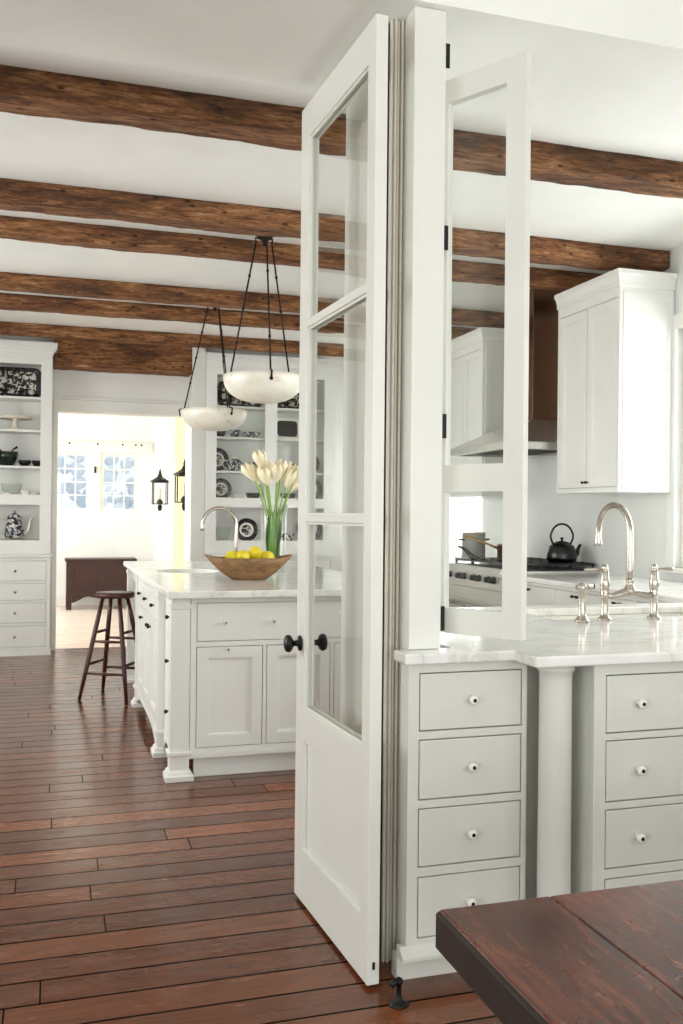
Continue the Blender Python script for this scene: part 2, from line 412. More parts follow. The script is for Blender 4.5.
# doorway casing and mouldings on the back wall
m = MB(); m.box(-.005, .044, YB-.02, YB-.001, 0, 2.256).box(-.005, 1.268, YB-.02, YB-.001, 2.256, 2.37).box(-.005, 1.268, YB-.035, YB-.001, 2.371, 2.395)
m.build('trim_3', 'trim', bevel=.003)['kind'] = S
m = MB().box(1.269, 1.396, 8.99, YB-.001, 0, 2.95); m.build('trim_4', 'trim', bevel=.003)['kind'] = S
m = MB(); X = FX(1.382)   # casing and panels on the side wall of the far room
m.slab(11.21, 13.5, 0, 2.6, 0, .017, [(11.36, 11.55, .1, 1.05), (11.36, 11.55, 1.15, 2.4), (11.75, 12.3, .15, 1.05), (11.75, 12.3, 1.15, 2.4)], X)
m.build('trim_5', 'trim', bevel=.003)['kind'] = S
bx('trim_6', 'trim', -3.0, 1.381, 13.55, 13.599, 2.15, 2.30, bevel=.004, kind=S)
bx('baseboard_far', 'trim', -3.0, 1.381, 13.575, 13.599, 0, .14, bevel=.003, kind=S)

# ------------------------------------------------------------------ windows
def window(name, X, u0, u1, v0, v1, cols, rows, w=.05, d=(.03, .07), casing=None, depth_sign=1):
    t = bpy.data.objects.new(name, None); C.objects.link(t); t['kind'] = S
    t.location = X((u0+u1)/2, v0, 0)
    holes = []
    iu0, iu1, iv0, iv1 = u0+w, u1-w, v0+w, v1-w; g = .018
    for i in range(cols):
        for j in range(rows):
            a = iu0+(iu1-iu0)*i/cols; b_ = iu0+(iu1-iu0)*(i+1)/cols; c_ = iv0+(iv1-iv0)*j/rows; e = iv0+(iv1-iv0)*(j+1)/rows
            holes.append((a+(g/2 if i else 0), b_-(g/2 if i < cols-1 else 0), c_+(g/2 if j else 0), e-(g/2 if j < rows-1 else 0)))
    MB().slab(u0+.001, u1-.001, v0+.001, v1-.001, d[0], d[1], holes, X).build('window_frame', 'trim', t)
    md = (d[0]+d[1])/2
    MB().slab(iu0, iu1, iv0, iv1, md-.002, md+.002, [], X).build('pane', 'glass', t)
    if casing:
        a, b_, c_, e = casing
        MB().slab(u0-a, u1+b_, v0-c_, v1+e, -.022, -.001, [(u0, u1, v0, v1)], X).build('window_casing', 'trim', t, bevel=.003)
        MB().slab(u0-a-.02, u1+b_+.01, v0-.03, v0, -.05, -.0011, [], X).build('window_sill', 'trim', t, bevel=.003)
    return t
wt = window('window_1', FY(13.6), -.03, .504, 1.31, 2.15, 3, 4)
wt = window('window_2', FY(13.6), .64, 1.165, 1.31, 2.15, 3, 4)
MB().box(.56, .585, 13.57, 13.598, 1.86, 1.95).tube([(.572, 13.585, 1.93), (.572, 13.56, 1.93), (.572, 13.56, 1.87)], .008, 8).build('window_latch', 'black', wt)
window('window_3', FX(XR), 2.75, 4.86, 1.0, 2.46, 4, 3, casing=(.09, .085, .03, .09))
window('window_4', FX(XR), 7.62, 8.9, 1.0, 2.2, 3, 4)
window('window_5', FX(XL-.15), 4.2, 5.5, .9, 2.4, 3, 4)  # unseen kitchen windows here and below, added as openings for fill light
window('window_6', FX(XL-.15), 6.1, 7.4, .9, 2.4, 3, 4)
window('window_7', FY(-4.2), -1.9, .3, .4, 2.6, 4, 4)  # unseen windows behind the camera, added for the front fill
window('window_8', FY(-4.2), 1.0, 3.0, .4, 2.6, 4, 4)
window('window_9', FX(XL-.15), -2.6, .8, .5, 2.6, 4, 4)  # unseen left window of the front room, added for its fill light
window('window_10', FX(-3.15), 9.9, 11.2, .8, 2.3, 3, 4)  # unseen side windows, added to bring more light into the far room
window('window_11', FX(-3.15), 11.7, 13.0, .8, 2.3, 3, 4)
window('window_12', FY(13.6), -1.9, -.9, 1.31, 2.15, 3, 4)
window('window_13', FX(XR), -2.6, -.2, .6, 2.6, 3, 4)  # unseen right window of the front room, added for its fill light
# sheer curtain at the window beyond the hood
m = MB(); n = 60; vs = []; fs = []
for i in range(n+1):
    y = 7.60+(8.95-7.60)*i/n; x = XR-.05+.014*math.sin(i*1.05)
    vs += [(x, y, 1.0), (x, y, 2.3), (x+.004, y, 1.0), (x+.004, y, 2.3)]
for i in range(n):
    a = 4*i; fs += [(a, a+4, a+5, a+1), (a+2, a+3, a+7, a+6)]
m.add(vs, fs, True)
cu = m.build('curtain', 'sheer'); tag(cu, 'sheer white curtain at the window beyond the range', 'curtain')
cm, cnt, cb_ = newmat('sheer_cloth')
cb_.inputs['Base Color'].default_value = (.95, .95, .94, 1); cb_.inputs['Roughness'].default_value = .9
tr = N(cnt, 'ShaderNodeBsdfTranslucent'); tr.inputs[0].default_value = (.95, .95, .95, 1)
mxs = N(cnt, 'ShaderNodeMixShader'); mxs.inputs[0].default_value = .6
cnt.links.new(cb_.outputs[0], mxs.inputs[1]); cnt.links.new(tr.outputs[0], mxs.inputs[2]); cnt.links.new(mxs.outputs[0], cnt.nodes['Material Output'].inputs[0])
cu.data.materials[0] = cm

# ------------------------------------------------------------------ glazed doors
a = math.atan2(3.099-2.427, .802-.837)
t = thing('door_1', (.837, 2.427, 0), 'tall narrow white glazed door standing open, black knobs on its far stile', 'door', kind=S, rz=a)
L = .673
m = MB(); X = lambda u, v, w: (u, -w, v)
gl = [(.06, L-.085, 1.948, 2.565), (.06, L-.085, 1.299, 1.926), (.06, L-.085, .655, 1.277)]
m.slab(0, L, .012, 2.68, 0, .036, gl+[(.06, L-.085, .19, .55)], X)
m.build('door_frame', 'trim', t, bevel=.002, world=False)
m = MB()
for g in gl+[(.06, L-.085, .19, .55)]:          # glazing beads
    for wz in (.006, .026):
        m.slab(g[0]+.0005, g[1]-.0005, g[2]+.0005, g[3]-.0005, wz, wz+.006, [(g[0]+.008, g[1]-.008, g[2]+.008, g[3]-.008)], X)
m.build('glazing_bead', 'trim', t, world=False)
for g in gl: MB().slab(g[0], g[1], g[2], g[3], .0165, .0195, [], X).build('pane', 'glass', t, world=False)
g = (.06, L-.085, .19, .55)
m = MB().slab(g[0], g[1], g[2], g[3], .013, .023, [], X)
m.build('lower_panel', 'trim', t, world=False)
for s in (1, -1):
    m = MB(); y0 = 0 if s > 0 else -.036
    m.lathe([(.026, 0), (.026, .005), (.011, .008), (.009, .022), (.014, .028), (.026, .034), (.030, .042), (.027, .051), (.014, .056), (.001, .057)], (L-.045, y0, .868), (0, s, 0), 20)
    m.build('door_knob', 'black', t, world=False)
m = MB().box(-.0015, 0, -.032, -.006, .03, .155); m.cur = 1; m.box(-.003, -.0015, -.022, -.014, .055, .075)
m.build('bolt_plate', ['trim', 'black'], t, world=False)
MB().lathe([(.008, 0), (.008, .012)], (.03, -.018, 2.68), n=12).build('pivot', 'black', t, world=False)

a = math.atan2(2.338-2.585, 1.25-1.103)
t = thing('door_2', (1.103, 2.585, .955), 'narrow white glazed leaf hinged to the pilaster, swung out over the marble counter', 'cabinet door', kind=S, rz=a)
L = .2875; X = lambda u, v, w: (u, w, v-.955)
gl = [(.022, .222, 1.452, 2.53), (.022, .222, 1.03, 1.372)]
MB().slab(0, L, .955, 2.60, 0, .026, gl, X).build('door_frame', 'trim', t, bevel=.0015, world=False)
for g in gl: MB().slab(g[0], g[1], g[2], g[3], .012, .015, [], X).build('pane', 'glass', t, world=False)

# ------------------------------------------------------------------ cabinet helpers
def knob_mb(p, ax, r=.012, matdot=True):
    m = MB(); m.lathe([(r*.9, 0), (r*.55, .003), (r*.5, .007), (r*1.0, .011), (r*1.2, .016), (r*1.0, .022), (r*.5, .024)], p, ax, 14)
    if matdot:
        m.cur = 1; q = Vector(p)+Vector(ax)*.0235
        m.lathe([(r*.48, 0), (r*.42, .002), (.0005, .0022)], q, ax, 10)
    return m
def face(t, X, ax, u0, u1, v0, v1, openings, mat, thick=.022, knobmat=('white', 'black'), kr=.012):
    """face frame with inset drawers and doors; X(u,v,w), ax points out of the face. openings: (kind,u0,u1,v0,v1,[knobs])"""
    MB().slab(u0, u1, v0, v1, 0, thick, [(o[1], o[2], o[3], o[4]) for o in openings], X).build('face_frame', mat, t, bevel=.0015)
    for o in openings:
        kind, a, b_, c_, e = o[:5]; g = .0035; a += g; b_ -= g; c_ += g; e -= g
        if kind == 'drawer':
            d = MB().slab(a, b_, c_, e, .001, thick-.002, [], X).build('drawer', mat, t, bevel=.002)
        elif kind == 'door':
            r = .052
            m = MB().slab(a, b_, c_, e, .001, thick-.002, [(a+r, b_-r, c_+r, e-r)], X)
            for k in range(2):
                q = r+.004*k
                m.slab(a+r, b_-r, c_+r, e-r, .004+.005*k, .0195, [(a+q+.007, b_-q-.007, c_+q+.007, e-q-.007)], X)
            m.slab(a+r, b_-r, c_+r, e-r, .014, .0196, [], X)
            d = m.build('door', mat, t, bevel=.0012)
        for (ku, kv) in o[5]:
            knob_mb(X(ku, kv, .001), ax, kr).build('knob', list(knobmat), d)
NEG_Y = (0, -1, 0); NEG_X = (-1, 0, 0)

# ------------------------------------------------------------------ peninsula
ML = 'marble'
t = thing('base_cabinet', (.955, 2.44, 0), 'narrow grey-white base cabinet of four drawers under the pilaster', 'base cabinet')
X = FY(2.44)
zs = [(.695, .86), (.502, .673), (.314, .48), (.116, .289)]
face(t, X, NEG_Y, .955, 1.325, .095, .889, [('drawer', .988, 1.309, a, b_, [((.988+1.309)/2, (a+b_)/2+.002)]) for a, b_ in zs], 'unit', kr=.0125)
m = MB().box(.955, .975, 2.4621, 2.499, .095, .889).box(1.12, 1.325, 2.4621, 2.76, .095, .889).box(.975, 1.12, 2.4621, 2.499, .095, .889)
m.build('carcass', 'unit', t)
m = MB(); prof = [(2.44, .10), (2.425, .088), (2.412, .078), (2.412, .068), (2.46, .068), (2.46, .10)]
m.prism([(y, z) for y, z in prof], .935, 1.325, 'x'); m.build('base_moulding', 'unit', t)
m = MB().box(.935, 1.325, 2.455, 2.499, 0, .067); m.build('toe_kick', 'unit', t)

t = thing('corner_column', (1.378, 2.372, 0), 'round grey-white column under the stepped corner of the marble counter', 'column')
MB().lathe([(.058, 0), (.058, .05), (.05, .06), (.0475, .08), (.046, .84), (.048, .862), (.053, .866), (.053, .875), (.05, .878), (.05, .889)], (1.378, 2.372, 0), n=40).build('shaft', 'unit', t)

t = thing('base_cabinet', (1.465, 2.31, 0), 'wide grey-white base cabinet of drawers right of the round column', 'base cabinet')
ops = []
for (ua, ub) in ((1.504, 1.79), (1.82, 2.30), (2.33, 2.82)):
    for a, b_ in [(.688, .855), (.493, .669), (.304, .473), (.11, .278)]:
        ops.append(('drawer', ua, ub, a, b_, [((ua+ub)/2-(.034 if ua < 1.6 else 0), (a+b_)/2)]))
face(t, FY(2.31), NEG_Y, 1.465, 2.86, .07, .889, ops, 'unit', kr=.0125)
m = MB().box(1.465, 1.485, 2.3321, 3.58, .07, .889).box(1.485, 2.86, 2.3321, 2.36, .07, .889).box(2.84, 2.86, 2.36, 3.58, .07, .889).box(1.485, 2.84, 3.56, 3.58, .07, .889)
m.build('carcass', 'unit', t)
m = MB().box(1.49, 2.84, 2.36, 2.38, 0, .069); m.build('toe_kick', 'unit', t)
bx('back_panel', 'unit', 1.326, 1.464, 2.62, 2.64, 0, .889)
tag(bpy.data.objects['back_panel'], 'shaded grey-white panel set back between the two drawer cabinets behind the column', 'panel')

# marble counter, L shaped, with the sink cut out
m = MB(); zt, zb = .92, .889
hx0, hx1, hy0, hy1 = 1.80, 2.62, 3.10, 3.462
X = lambda u, v, w: (u, v, zb+w)
step = [(u0, u1, v0, v1) for (u0, u1, v0, v1) in [(.9, 1.262, 2.2, 2.402)]]
m.slab(.93, XR-.002, 2.272, 5.695, 0, zt-zb, [(.93, 1.262, 2.272, 2.402), (hx0, hx1, hy0, hy1), (.93, 2.88, 3.60, 5.695), (.93, 1.105, 2.499, 3.60), (1.09, 1.105, 2.499, 3.6)], X)
# keep the wall end and pilaster clear
o = m.build('countertop', ML, bevel=.006, seg=3)
tag(o, 'white marble counter with stepped front edge, wrapping round to the range', 'countertop')
# undermount sink
t = thing('sink', ((hx0+hx1)/2, 3.28, .70), 'white undermount sink let into the marble counter behind the nickel taps', 'sink')
m = MB().slab(hx0-.02, hx1+.02, hy0-.02, hy1+.02, 0, .2, [(hx0-.001, hx1+.001, hy0-.001, hy1+.001)], lambda u, v, w: (u, v, .688+w)); m.box(hx0-.02, hx1+.02, hy0-.02, hy1+.02, .672, .6879)
m.build('basin', 'white', t, bevel=.003)
MB().lathe([(.04, 0), (.04, .004), (.02, .005), (.001, .002)], (2.2, 3.28, .6881), n=20).build('drain', 'steel', t)

# bridge tap
t = thing('bridge_tap', (2.073, 3.035, .92), 'polished nickel bridge tap with tall arched spout and two lever handles', 'tap')
xa, xb, yt = 1.966, 2.18, 3.035; xm = (xa+xb)/2
def tap_post(x, s):
    m = MB().lathe([(.026, 0), (.026, .006), (.018, .012), (.014, .02), (.0135, .085), (.016, .09), (.016, .1), (.014, .104), (.017, .115), (.019, .135), (.017, .15), (.014, .16), (.014, .178), (.010, .184), (.012, .196), (.009, .206), (.001, .21)], (x, yt, .92), n=20)
    p = m.build('valve_post', 'nickel', t)
    h = MB().tube([(x, yt, 1.105), (x+s*.03, yt, 1.109), (x+s*.075, yt, 1.108), (x+s*.088, yt, 1.108)], [.006, .005, .0075, .004], 12)
    h.lathe([(.012, 0), (.014, .008), (.010, .018), (.001, .022)], (x, yt, 1.098), n=14)
    h.build('lever', 'nickel', p)
tap_post(xa, -1); tap_post(xb, 1)
m = MB(); pts = [(xa, yt, 1.015), (xa+.03, yt, 1.008), (xm-.02, yt, 1.022), (xm, yt, 1.03), (xm+.02, yt, 1.022), (xb-.03, yt, 1.008), (xb, yt, 1.015)]
m.tube(pts, [.012, .012, .015, .022, .015, .012, .012], 14)
m.lathe([(.026, 0), (.024, .012), (.014, .03), (.013, .04), (.0155, .046), (.0125, .052)], (xm, yt, 1.02), n=18)
m.build('bridge', 'nickel', t)
pts = []
for k in range(5): pts.append((xm, yt, 1.06+k*.045))
r_ = .107; zc_ = 1.243
for k in range(1, 17):
    a = PI*k/16; pts.append((xm, yt+r_-r_*math.cos(a), zc_+r_*math.sin(a)))
pts += [(xm, yt+2*r_, 1.225), (xm, yt+2*r_, 1.20), (xm, yt+2*r_, 1.188)]
m = MB().tube(pts, [.0118]*(len(pts)-3)+[.0118, .015, .014], 14); m.build('spout', 'nickel', t)
t = thing('side_sprayer', (1.848, 2.998, .92), 'short nickel side sprayer left of the bridge tap', 'sprayer')
m = MB().lathe([(.028, 0), (.028, .006), (.02, .014), (.016, .024), (.0135, .04), (.013, .115), (.015, .12), (.015, .135), (.008, .142), (.001, .143)], (1.848, 2.998, .92), n=20); m.build('body', 'nickel', t)
m = MB().tube([(1.825, 2.998, 1.047), (1.888, 2.998, 1.05)], [.010, .012], 14); m.cur = 1; m.tube([(1.888, 2.998, 1.05), (1.896, 2.998, 1.05)], [.011, .01], 14); m.build('spray_head', ['nickel', 'black'], t)

# ------------------------------------------------------------------ right wall run
t = thing('base_cabinet', (2.91, 4.65, 0), 'white base cabinet along the window wall, pairs of small dark knobs', 'base cabinet')
ops = []
for (a, b_) in ((3.66, 4.20), (4.23, 4.50), (4.53, 5.04), (5.07, 5.66)):
    c_ = (a+b_)/2
    ops.append(('drawer', a, b_, .70, .868, [(c_-.025, .84), (c_+.025, .84)])); ops.append(('drawer', a, b_, .42, .68, [(c_, .55)])); ops.append(('drawer', a, b_, .12, .40, [(c_, .26)]))
face(t, FX(2.91), NEG_X, 3.62, 5.69, .08, .888, ops, 'cab', knobmat=('black', 'black'), kr=.008)
MB().box(2.9321, XR-.003, 3.62, 5.69, .08, .888).build('carcass', 'cab', t)
MB().box(2.96, XR-.003, 3.62, 5.69, 0, .079).build('toe_kick', 'cab', t)
# far side of range
t = thing('base_cabinet', (2.91, 7.7, 0), 'white base cabinet beyond the range, under the far counter', 'base cabinet')
face(t, FX(2.91), NEG_X, 6.72, 8.85, .08, .888, [('door', 6.75, 7.2, .12, .868, [(7.15, .8)]), ('door', 7.23, 7.75, .12, .868, [(7.28, .8)]), ('door', 7.78, 8.3, .12, .868, [(8.25, .8)])], 'cab', knobmat=('black', 'black'), kr=.008)
MB().box(2.9321, XR-.003, 6.72, 8.85, 0, .888).build('carcass', 'cab', t)
o = MB().box(2.88, XR-.003, 6.71, 8.88, .889, .92).build('countertop', ML, bevel=.005); tag(o, 'short white marble counter beyond the range', 'countertop')

# range
t = thing('range', (2.95, 6.2, 0), 'wide stainless cooking range with black grates and a row of dark knobs', 'range')
ry0, ry1 = 5.705, 6.70
m = MB().box(2.93, XR-.003, ry0, ry1, .10, .93); m.build('body', 'steelpan', t, bevel=.003)
for yy in (ry0+.03, ry1-.07):
    for xx in (2.95, 3.56): MB().box(xx, xx+.04, yy, yy+.04, 0, .0999).build('foot', 'steelpan', t)
m = MB().prism([(2.93, .785), (2.895, .79), (2.885, .92), (2.895, .945), (2.93, .945)], ry0, ry1, 'y'); m.build('control_panel', 'steelpan', t, bevel=.003)
m = MB().box(2.915, 2.9299, ry0+.02, ry1-.02, .20, .70); m.build('oven_door', 'steelpan', t, bevel=.004)
MB().tube([(2.87, ry0+.06, .66), (2.87, ry1-.06, .66)], .012, 12).tube([(2.87, ry0+.1, .66), (2.92, ry0+.1, .66)], .008).tube([(2.87, ry1-.1, .66), (2.92, ry1-.1, .66)], .008).build('handle', 'steel', t)
for k, y in enumerate((5.79, 5.87, 6.02, 6.10, 6.27, 6.35, 6.52, 6.60)):
    MB().lathe([(.024, 0), (.024, .008), (.019, .012), (.021, .030), (.016, .036), (.001, .037)], (2.886, y, .865), NEG_X, 16).build('knob', 'black', t)
MB().box(2.94, XR-.02, ry0+.01, ry1-.01, .9301, .948).build('hob', 'enamel', t, bevel=.003)
for k in range(3):
    y0 = ry0+.012+k*.298; m = MB()
    m.slab(2.96, XR-.03, y0, y0+.293, 0, .016, [(2.975, 3.28, y0+.014, y0+.14), (2.975, 3.28, y0+.152, y0+.28), (3.295, XR-.045, y0+.014, y0+.14), (3.295, XR-.045, y0+.152, y0+.28)], lambda u, v, w: (u, v, .968+w))
    for x in (3.05, 3.128, 3.20, 3.37, 3.45, 3.53):
        m.box(x-.006, x+.006, y0+.02, y0+.27, .966, .983)
    for xx in (2.966, 3.28, XR-.042):
        for yy in (y0+.006, y0+.285): m.box(xx-.006, xx+.008, yy-.004, yy+.006, .9481, .968)
    m.build('grate', 'enamel', t)

# kettle on the near right burner
kx, ky, kz = 3.45, 5.87, .984
t = thing('kettle', (kx, ky, kz), 'black cast kettle with hoop handle standing on the range', 'kettle')
MB().lathe([(.07, 0), (.10, .008), (.108, .03), (.10, .075), (.085, .115), (.06, .133), (.05, .135)], (kx, ky, kz), n=32).build('body', 'enamel', t)
MB().lathe([(.052, 0), (.05, .006), (.02, .014), (.008, .017), (.007, .024), (.013, .03), (.012, .038), (.001, .042)], (kx, ky, kz+.135), n=24).build('lid', 'enamel', t)
MB().tube([(kx+.085, ky-.01, kz+.04), (kx+.115, ky-.012, kz+.06), (kx+.125, ky-.014, kz+.10), (kx+.14, ky-.016, kz+.125)], [.024, .018, .012, .012], 14).build('spout', 'enamel', t)
pts = [(kx+.085*math.sin(b_)*(1.05 if abs(b_) > 1.2 else 1), ky, kz+.185+.085*math.cos(b_)) for b_ in [(-2.35+4.7*k/24) for k in range(25)]]
MB().tube(pts, .0075, 10).build('handle', 'enamel', t)
# copper saucepan, stock pot and skillet
t = thing('saucepan', (3.22, 6.22, .984), 'copper saucepan with long brass handle on the range', 'saucepan')
px, py = 3.22, 6.22
MB().lathe([(.085, 0), (.09, .004), (.09, .11), (.094, .113), (.088, .113), (.084, .108), (.084, .008), (.001, .006)], (px, py, .984), n=28).build('pan', 'copper', t)
MB().tube([(px-.085, py+.03, 1.07), (px-.15, py+.06, 1.10), (px-.255, py+.14, 1.145), (px-.275, py+.16, 1.15)], [.010, .008, .009, .012], 10).build('handle', 'brass', t)
qx, qy = 3.03, 6.43
t = thing('stock_pot', (qx, qy, .984), 'tall steel stock pot with black side handles on the range', 'stock pot')
MB().lathe([(.083, 0), (.088, .005), (.088, .195), (.092, .198), (.085, .198), (.084, .01), (.001, .008)], (qx, qy, .984), n=32).build('pot', 'steelpan', t)
for s in (1, -1):
    MB().tube([(qx+s*.084, qy-.02, 1.125), (qx+s*.118, qy-.02, 1.13), (qx+s*.118, qy+.02, 1.13), (qx+s*.084, qy+.02, 1.125)], .006, 8).build('handle', 'black', t)
o = MB().tube([(2.985, 6.24, .995), (2.955, 6.28, 1.0), (2.945, 6.33, 1.025), (2.93, 6.40, 1.065), (2.915, 6.455, 1.075)], [.008, .020, .018, .010, .008], 12).build('ladle', 'enamel'); tag(o, 'short black curved ladle leaning on the grate in front of the stock pot', 'ladle')

# hood
t = thing('range_hood', (3.3, 6.16, 1.70), 'stainless chimney range hood with flared canopy over the range', 'range hood')
hz = 1.765; hx = 2.93; hy0_, hy1_ = 5.70, 6.66
MB().slab(hx, XR-.003, hy0_, hy1_, 0, .05, [(hx+.04, XR-.05, hy0_+.04, hy1_-.04)], lambda u, v, w: (u, v, hz+w)).build('canopy_rim', 'hood', t, bevel=.002)
cy0, cy1, cx0 = 6.0, 6.36, 3.28
hr = .0501; hz_t = .25
vs = [(hx, hy0_, hz+.0501), (XR-.003, hy0_, hz+.0501), (XR-.003, hy1_, hz+.0501), (hx, hy1_, hz+.0501), (cx0, cy0, hz+.235), (XR-.003, cy0, hz+.235), (XR-.003, cy1, hz+.235), (cx0, cy1, hz+.235)]
MB().add(vs, [(0,3,2,1), (4,5,6,7), (0,1,5,4), (1,2,6,5), (2,3,7,6), (3,0,4,7)]).build('canopy', 'hood', t)
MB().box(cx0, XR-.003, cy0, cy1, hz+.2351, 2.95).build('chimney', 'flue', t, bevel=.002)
MB().box(hx+.05, XR-.06, hy0_+.05, hy1_-.05, hz+.02, hz+.03).build('filter', 'dark', t)

# upper cabinets
def upper(y0, y1, label, doors):
    t = thing('wall_cabinet', (3.26, (y0+y1)/2, 1.46), label, 'wall cabinet')
    MB().box(3.2821, XR-.003, y0, y1, 1.46, 2.76).build('carcass', 'cab', t, bevel=.002)
    n = doors; ops = []
    wd = (y1-y0-.04)/n
    for k in range(n):
        a = y0+.02+wd*k; b_ = a+wd
        ops.append(('door', a, b_, 1.49, 2.64, [(b_-.02 if k == 0 else a+.02, 1.525)]))
    if n == 1: ops[0] = ('door', y0+.02, y1-.02, 1.49, 2.64, [(y1-.04, 1.525)])
    face(t, FX(3.26), NEG_X, y0, y1, 1.46, 2.76, ops, 'cab', knobmat=('black', 'black'), kr=.008)
    m = MB()
    for i, (o_, za, zb_) in enumerate(((.012, 2.66, 2.70), (.025, 2.70, 2.74), (.045, 2.74, 2.765), (.055, 2.765, 2.80))):
        m.box(3.26-o_, XR-.004, y0-o_ if True else y0, y1+(o_ if i > 5 else 0), za+.0001, zb_)
    m2 = MB(); z_ = [(0, 2.70), (.01, 2.705), (.012, 2.735), (.022, 2.765), (.032, 2.775), (.032, 2.80), (-.02, 2.80), (-.02, 2.70)]
    n_ = len(z_); vs = []
    for o_, z in z_:
        vs += [(3.26-o_, y1+.0, z), (3.26-o_, y0-o_, z), (XR-.004, y0-o_, z)]
    fs = []
    for i in range(n_):
        j = (i+1) % n_
        for k in range(2): fs.append((i*3+k, i*3+k+1, j*3+k+1, j*3+k))
    fs.append(tuple(i*3 for i in range(n_))); fs.append(tuple(i*3+2 for i in range(n_))[::-1])
    m2.add(vs, fs).build('crown', 'cab', t)
    MB().box(3.27, XR-.004, y0, y1, 2.7601, 2.799).build('top_board', 'cab', t)
    # applied frame on the side that faces the room
    MB().slab(3.285, XR-.01, 1.47, 2.67, -.006, 0, [(3.325, XR-.05, 1.52, 2.62)], FY(y0)).build('side_panel', 'cab', t)
upper(4.90, 5.62, 'white wall cabinet beside the sink window, nearest the camera', 2)
upper(6.78, 7.50, 'white wall cabinet beyond the range hood', 2)

# ------------------------------------------------------------------ island
t = thing('kitchen_island', (1.2, 5.9, 0), 'large white panelled kitchen island on moulded feet', 'kitchen island')
ix0, ix1 = .585, 1.81; iy0, iy1 = 4.60, 6.50
ops = [('drawer', .684, 1.21, .67, .863, [(.825, .765), (1.07, .765)]), ('drawer', 1.235, 1.715, .67, .863, [(1.47, .765)])]
for a, b_, k in ((.684, 1.018, .84), (1.036, 1.37, 1.2), (1.388, 1.715, 1.55)):
    ops.append(('door', a, b_, .148, .646, [(k, .632 if k < 1 else .6)]))
for o in ops[2:]: pass
face(t, FY(iy0), NEG_Y, .655, 1.745, .125, .889, ops, 'cab', kr=.0105)
# side facing the room: drawers then doors
X = FX(ix0)
ops = [('drawer', 4.70, 5.05, a, b_, [(4.875, (a+b_)/2)]) for a, b_ in ((.67, .863), (.43, .65), (.15, .41))]
face(t, X, NEG_X, 4.67, 5.06, .125, .889, ops, 'cab', knobmat=('black', 'black'), kr=.0095)
X2 = FX(ix0-.03)
ops = []
for a, b_, kk in ((5.19, 5.58, 5.54), (5.60, 5.99, 5.64), (6.01, 6.38, 6.05)):
    ops.append(('drawer', a, b_, .70, .863, [((a+b_)/2, .78)])); ops.append(('door', a, b_, .15, .68, [(kk, .64)]))
face(t, X2, NEG_X, 5.165, 6.40, .125, .889, ops, 'cab', knobmat=('black', 'black'), kr=.0095)
m = MB().box(ix0+.025, ix1, iy0+.0225, iy1, .125, .889).box(ix0-.007, ix0+.02, 5.17, 6.395, .125, .889); m.build('carcass', 'cab', t)
m = MB().box(ix0+.35, ix1-.05, iy1+.001, 7.30, .0, .889); m.build('seat_panel', 'cab', t)
def post(x0, x1, y0, y1, side=True):
    m = MB().box(x0, x1, y0, y1, .125, .889)
    m.box(x0-.006, x1+.006, y0-.006, y1+.006, .835, .86)
    m.build('post', 'cab', t, bevel=.002)
    f = MB(); cx, cy_ = (x0+x1)/2, (y0+y1)/2; hx_, hy_ = (x1-x0)/2, (y1-y0)/2
    prof = [(.012, .140), (.012, .124), (.001, .119), (.001, .052), (.010, .044), (.014, .030), (.022, .026), (.022, 0)]
    vs = []; fs = []
    for o_, z in prof: vs += [(cx-hx_-o_, cy_-hy_-o_, z), (cx+hx_+o_, cy_-hy_-o_, z), (cx+hx_+o_, cy_+hy_+o_, z), (cx-hx_-o_, cy_+hy_+o_, z)]
    for i in range(len(prof)-1):
        for k in range(4): fs.append((i*4+k, i*4+(k+1) % 4, (i+1)*4+(k+1) % 4, (i+1)*4+k))
    fs.append((0, 1, 2, 3)); n_ = len(prof)-1; fs.append((n_*4+3, n_*4+2, n_*4+1, n_*4))
    f.add(vs, fs).build('foot', 'cab', t, bevel=.002)
post(.558, .650, 4.580, 4.665); post(.548, .62, 5.065, 5.16); post(.548, .62, 6.405, 6.495)
post(1.75, 1.83, 4.58, 4.665); post(.56, .64, 7.34, 7.42); post(1.75, 1.83, 7.34, 7.42)
m = MB(); m.box(.65, 1.75, 4.592, 4.612, .10, .124).box(.68, 1.72, 4.63, 4.66, .0, .0999)
m.build('base_rail', 'cab', t, bevel=.003)
# arched apron along the room side
def apron(y0, y1, x, n=14):
    m = MB(); poly = [(y0, .125), (y1, .125)]
    for k in range(n+1):
        u = k/n; y = y1+(y0-y1)*u; poly.append((y, .124-.075*(abs(2*u-1)**4)-.018))
    m.prism(poly, x, x+.02, 'x'); return m
apron(5.18, 6.39, ix0-.034).build('apron', 'cab', t)
apron(4.68, 5.05, ix0-.004).build('apron', 'cab', t)
MB().box(.60, .62, 6.50, 7.34, .80, .889).box(.62, 1.75, 7.38, 7.40, .80, .889).build('top_rail', 'cab', t)
# worktop with round sink
m = MB()
cx, cy_, rx, ry = .86, 6.17, .20, .24
n = 48; outer = [(.535, 4.53), (1.86, 4.53), (1.86, 7.48), (.535, 7.48)]
bm = bmesh.new()
ring = [(cx+rx*math.cos(2*PI*k/n), cy_+ry*math.sin(2*PI*k/n)) for k in range(n)]
def loop(pts, z): return [bm.verts.new((x, y, z)) for x, y in pts]
for z in (.889, .925):
    vo = loop(outer, z); vr = loop(ring, z)
    eo = [bm.edges.new((vo[i], vo[(i+1) % 4])) for i in range(4)]; er = [bm.edges.new((vr[i], vr[(i+1) % n])) for i in range(n)]
    bmesh.ops.triangle_fill(bm, use_beauty=True, use_dissolve=False, edges=eo+er)
    if z < .9: vo0, vr0 = vo, vr
for i in range(4): bm.faces.new((vo0[i], vo0[(i+1) % 4], vo[(i+1) % 4], vo[i]))
for i in range(n): bm.faces.new((vr0[i], vr0[(i+1) % n], vr[(i+1) % n], vr[i]))
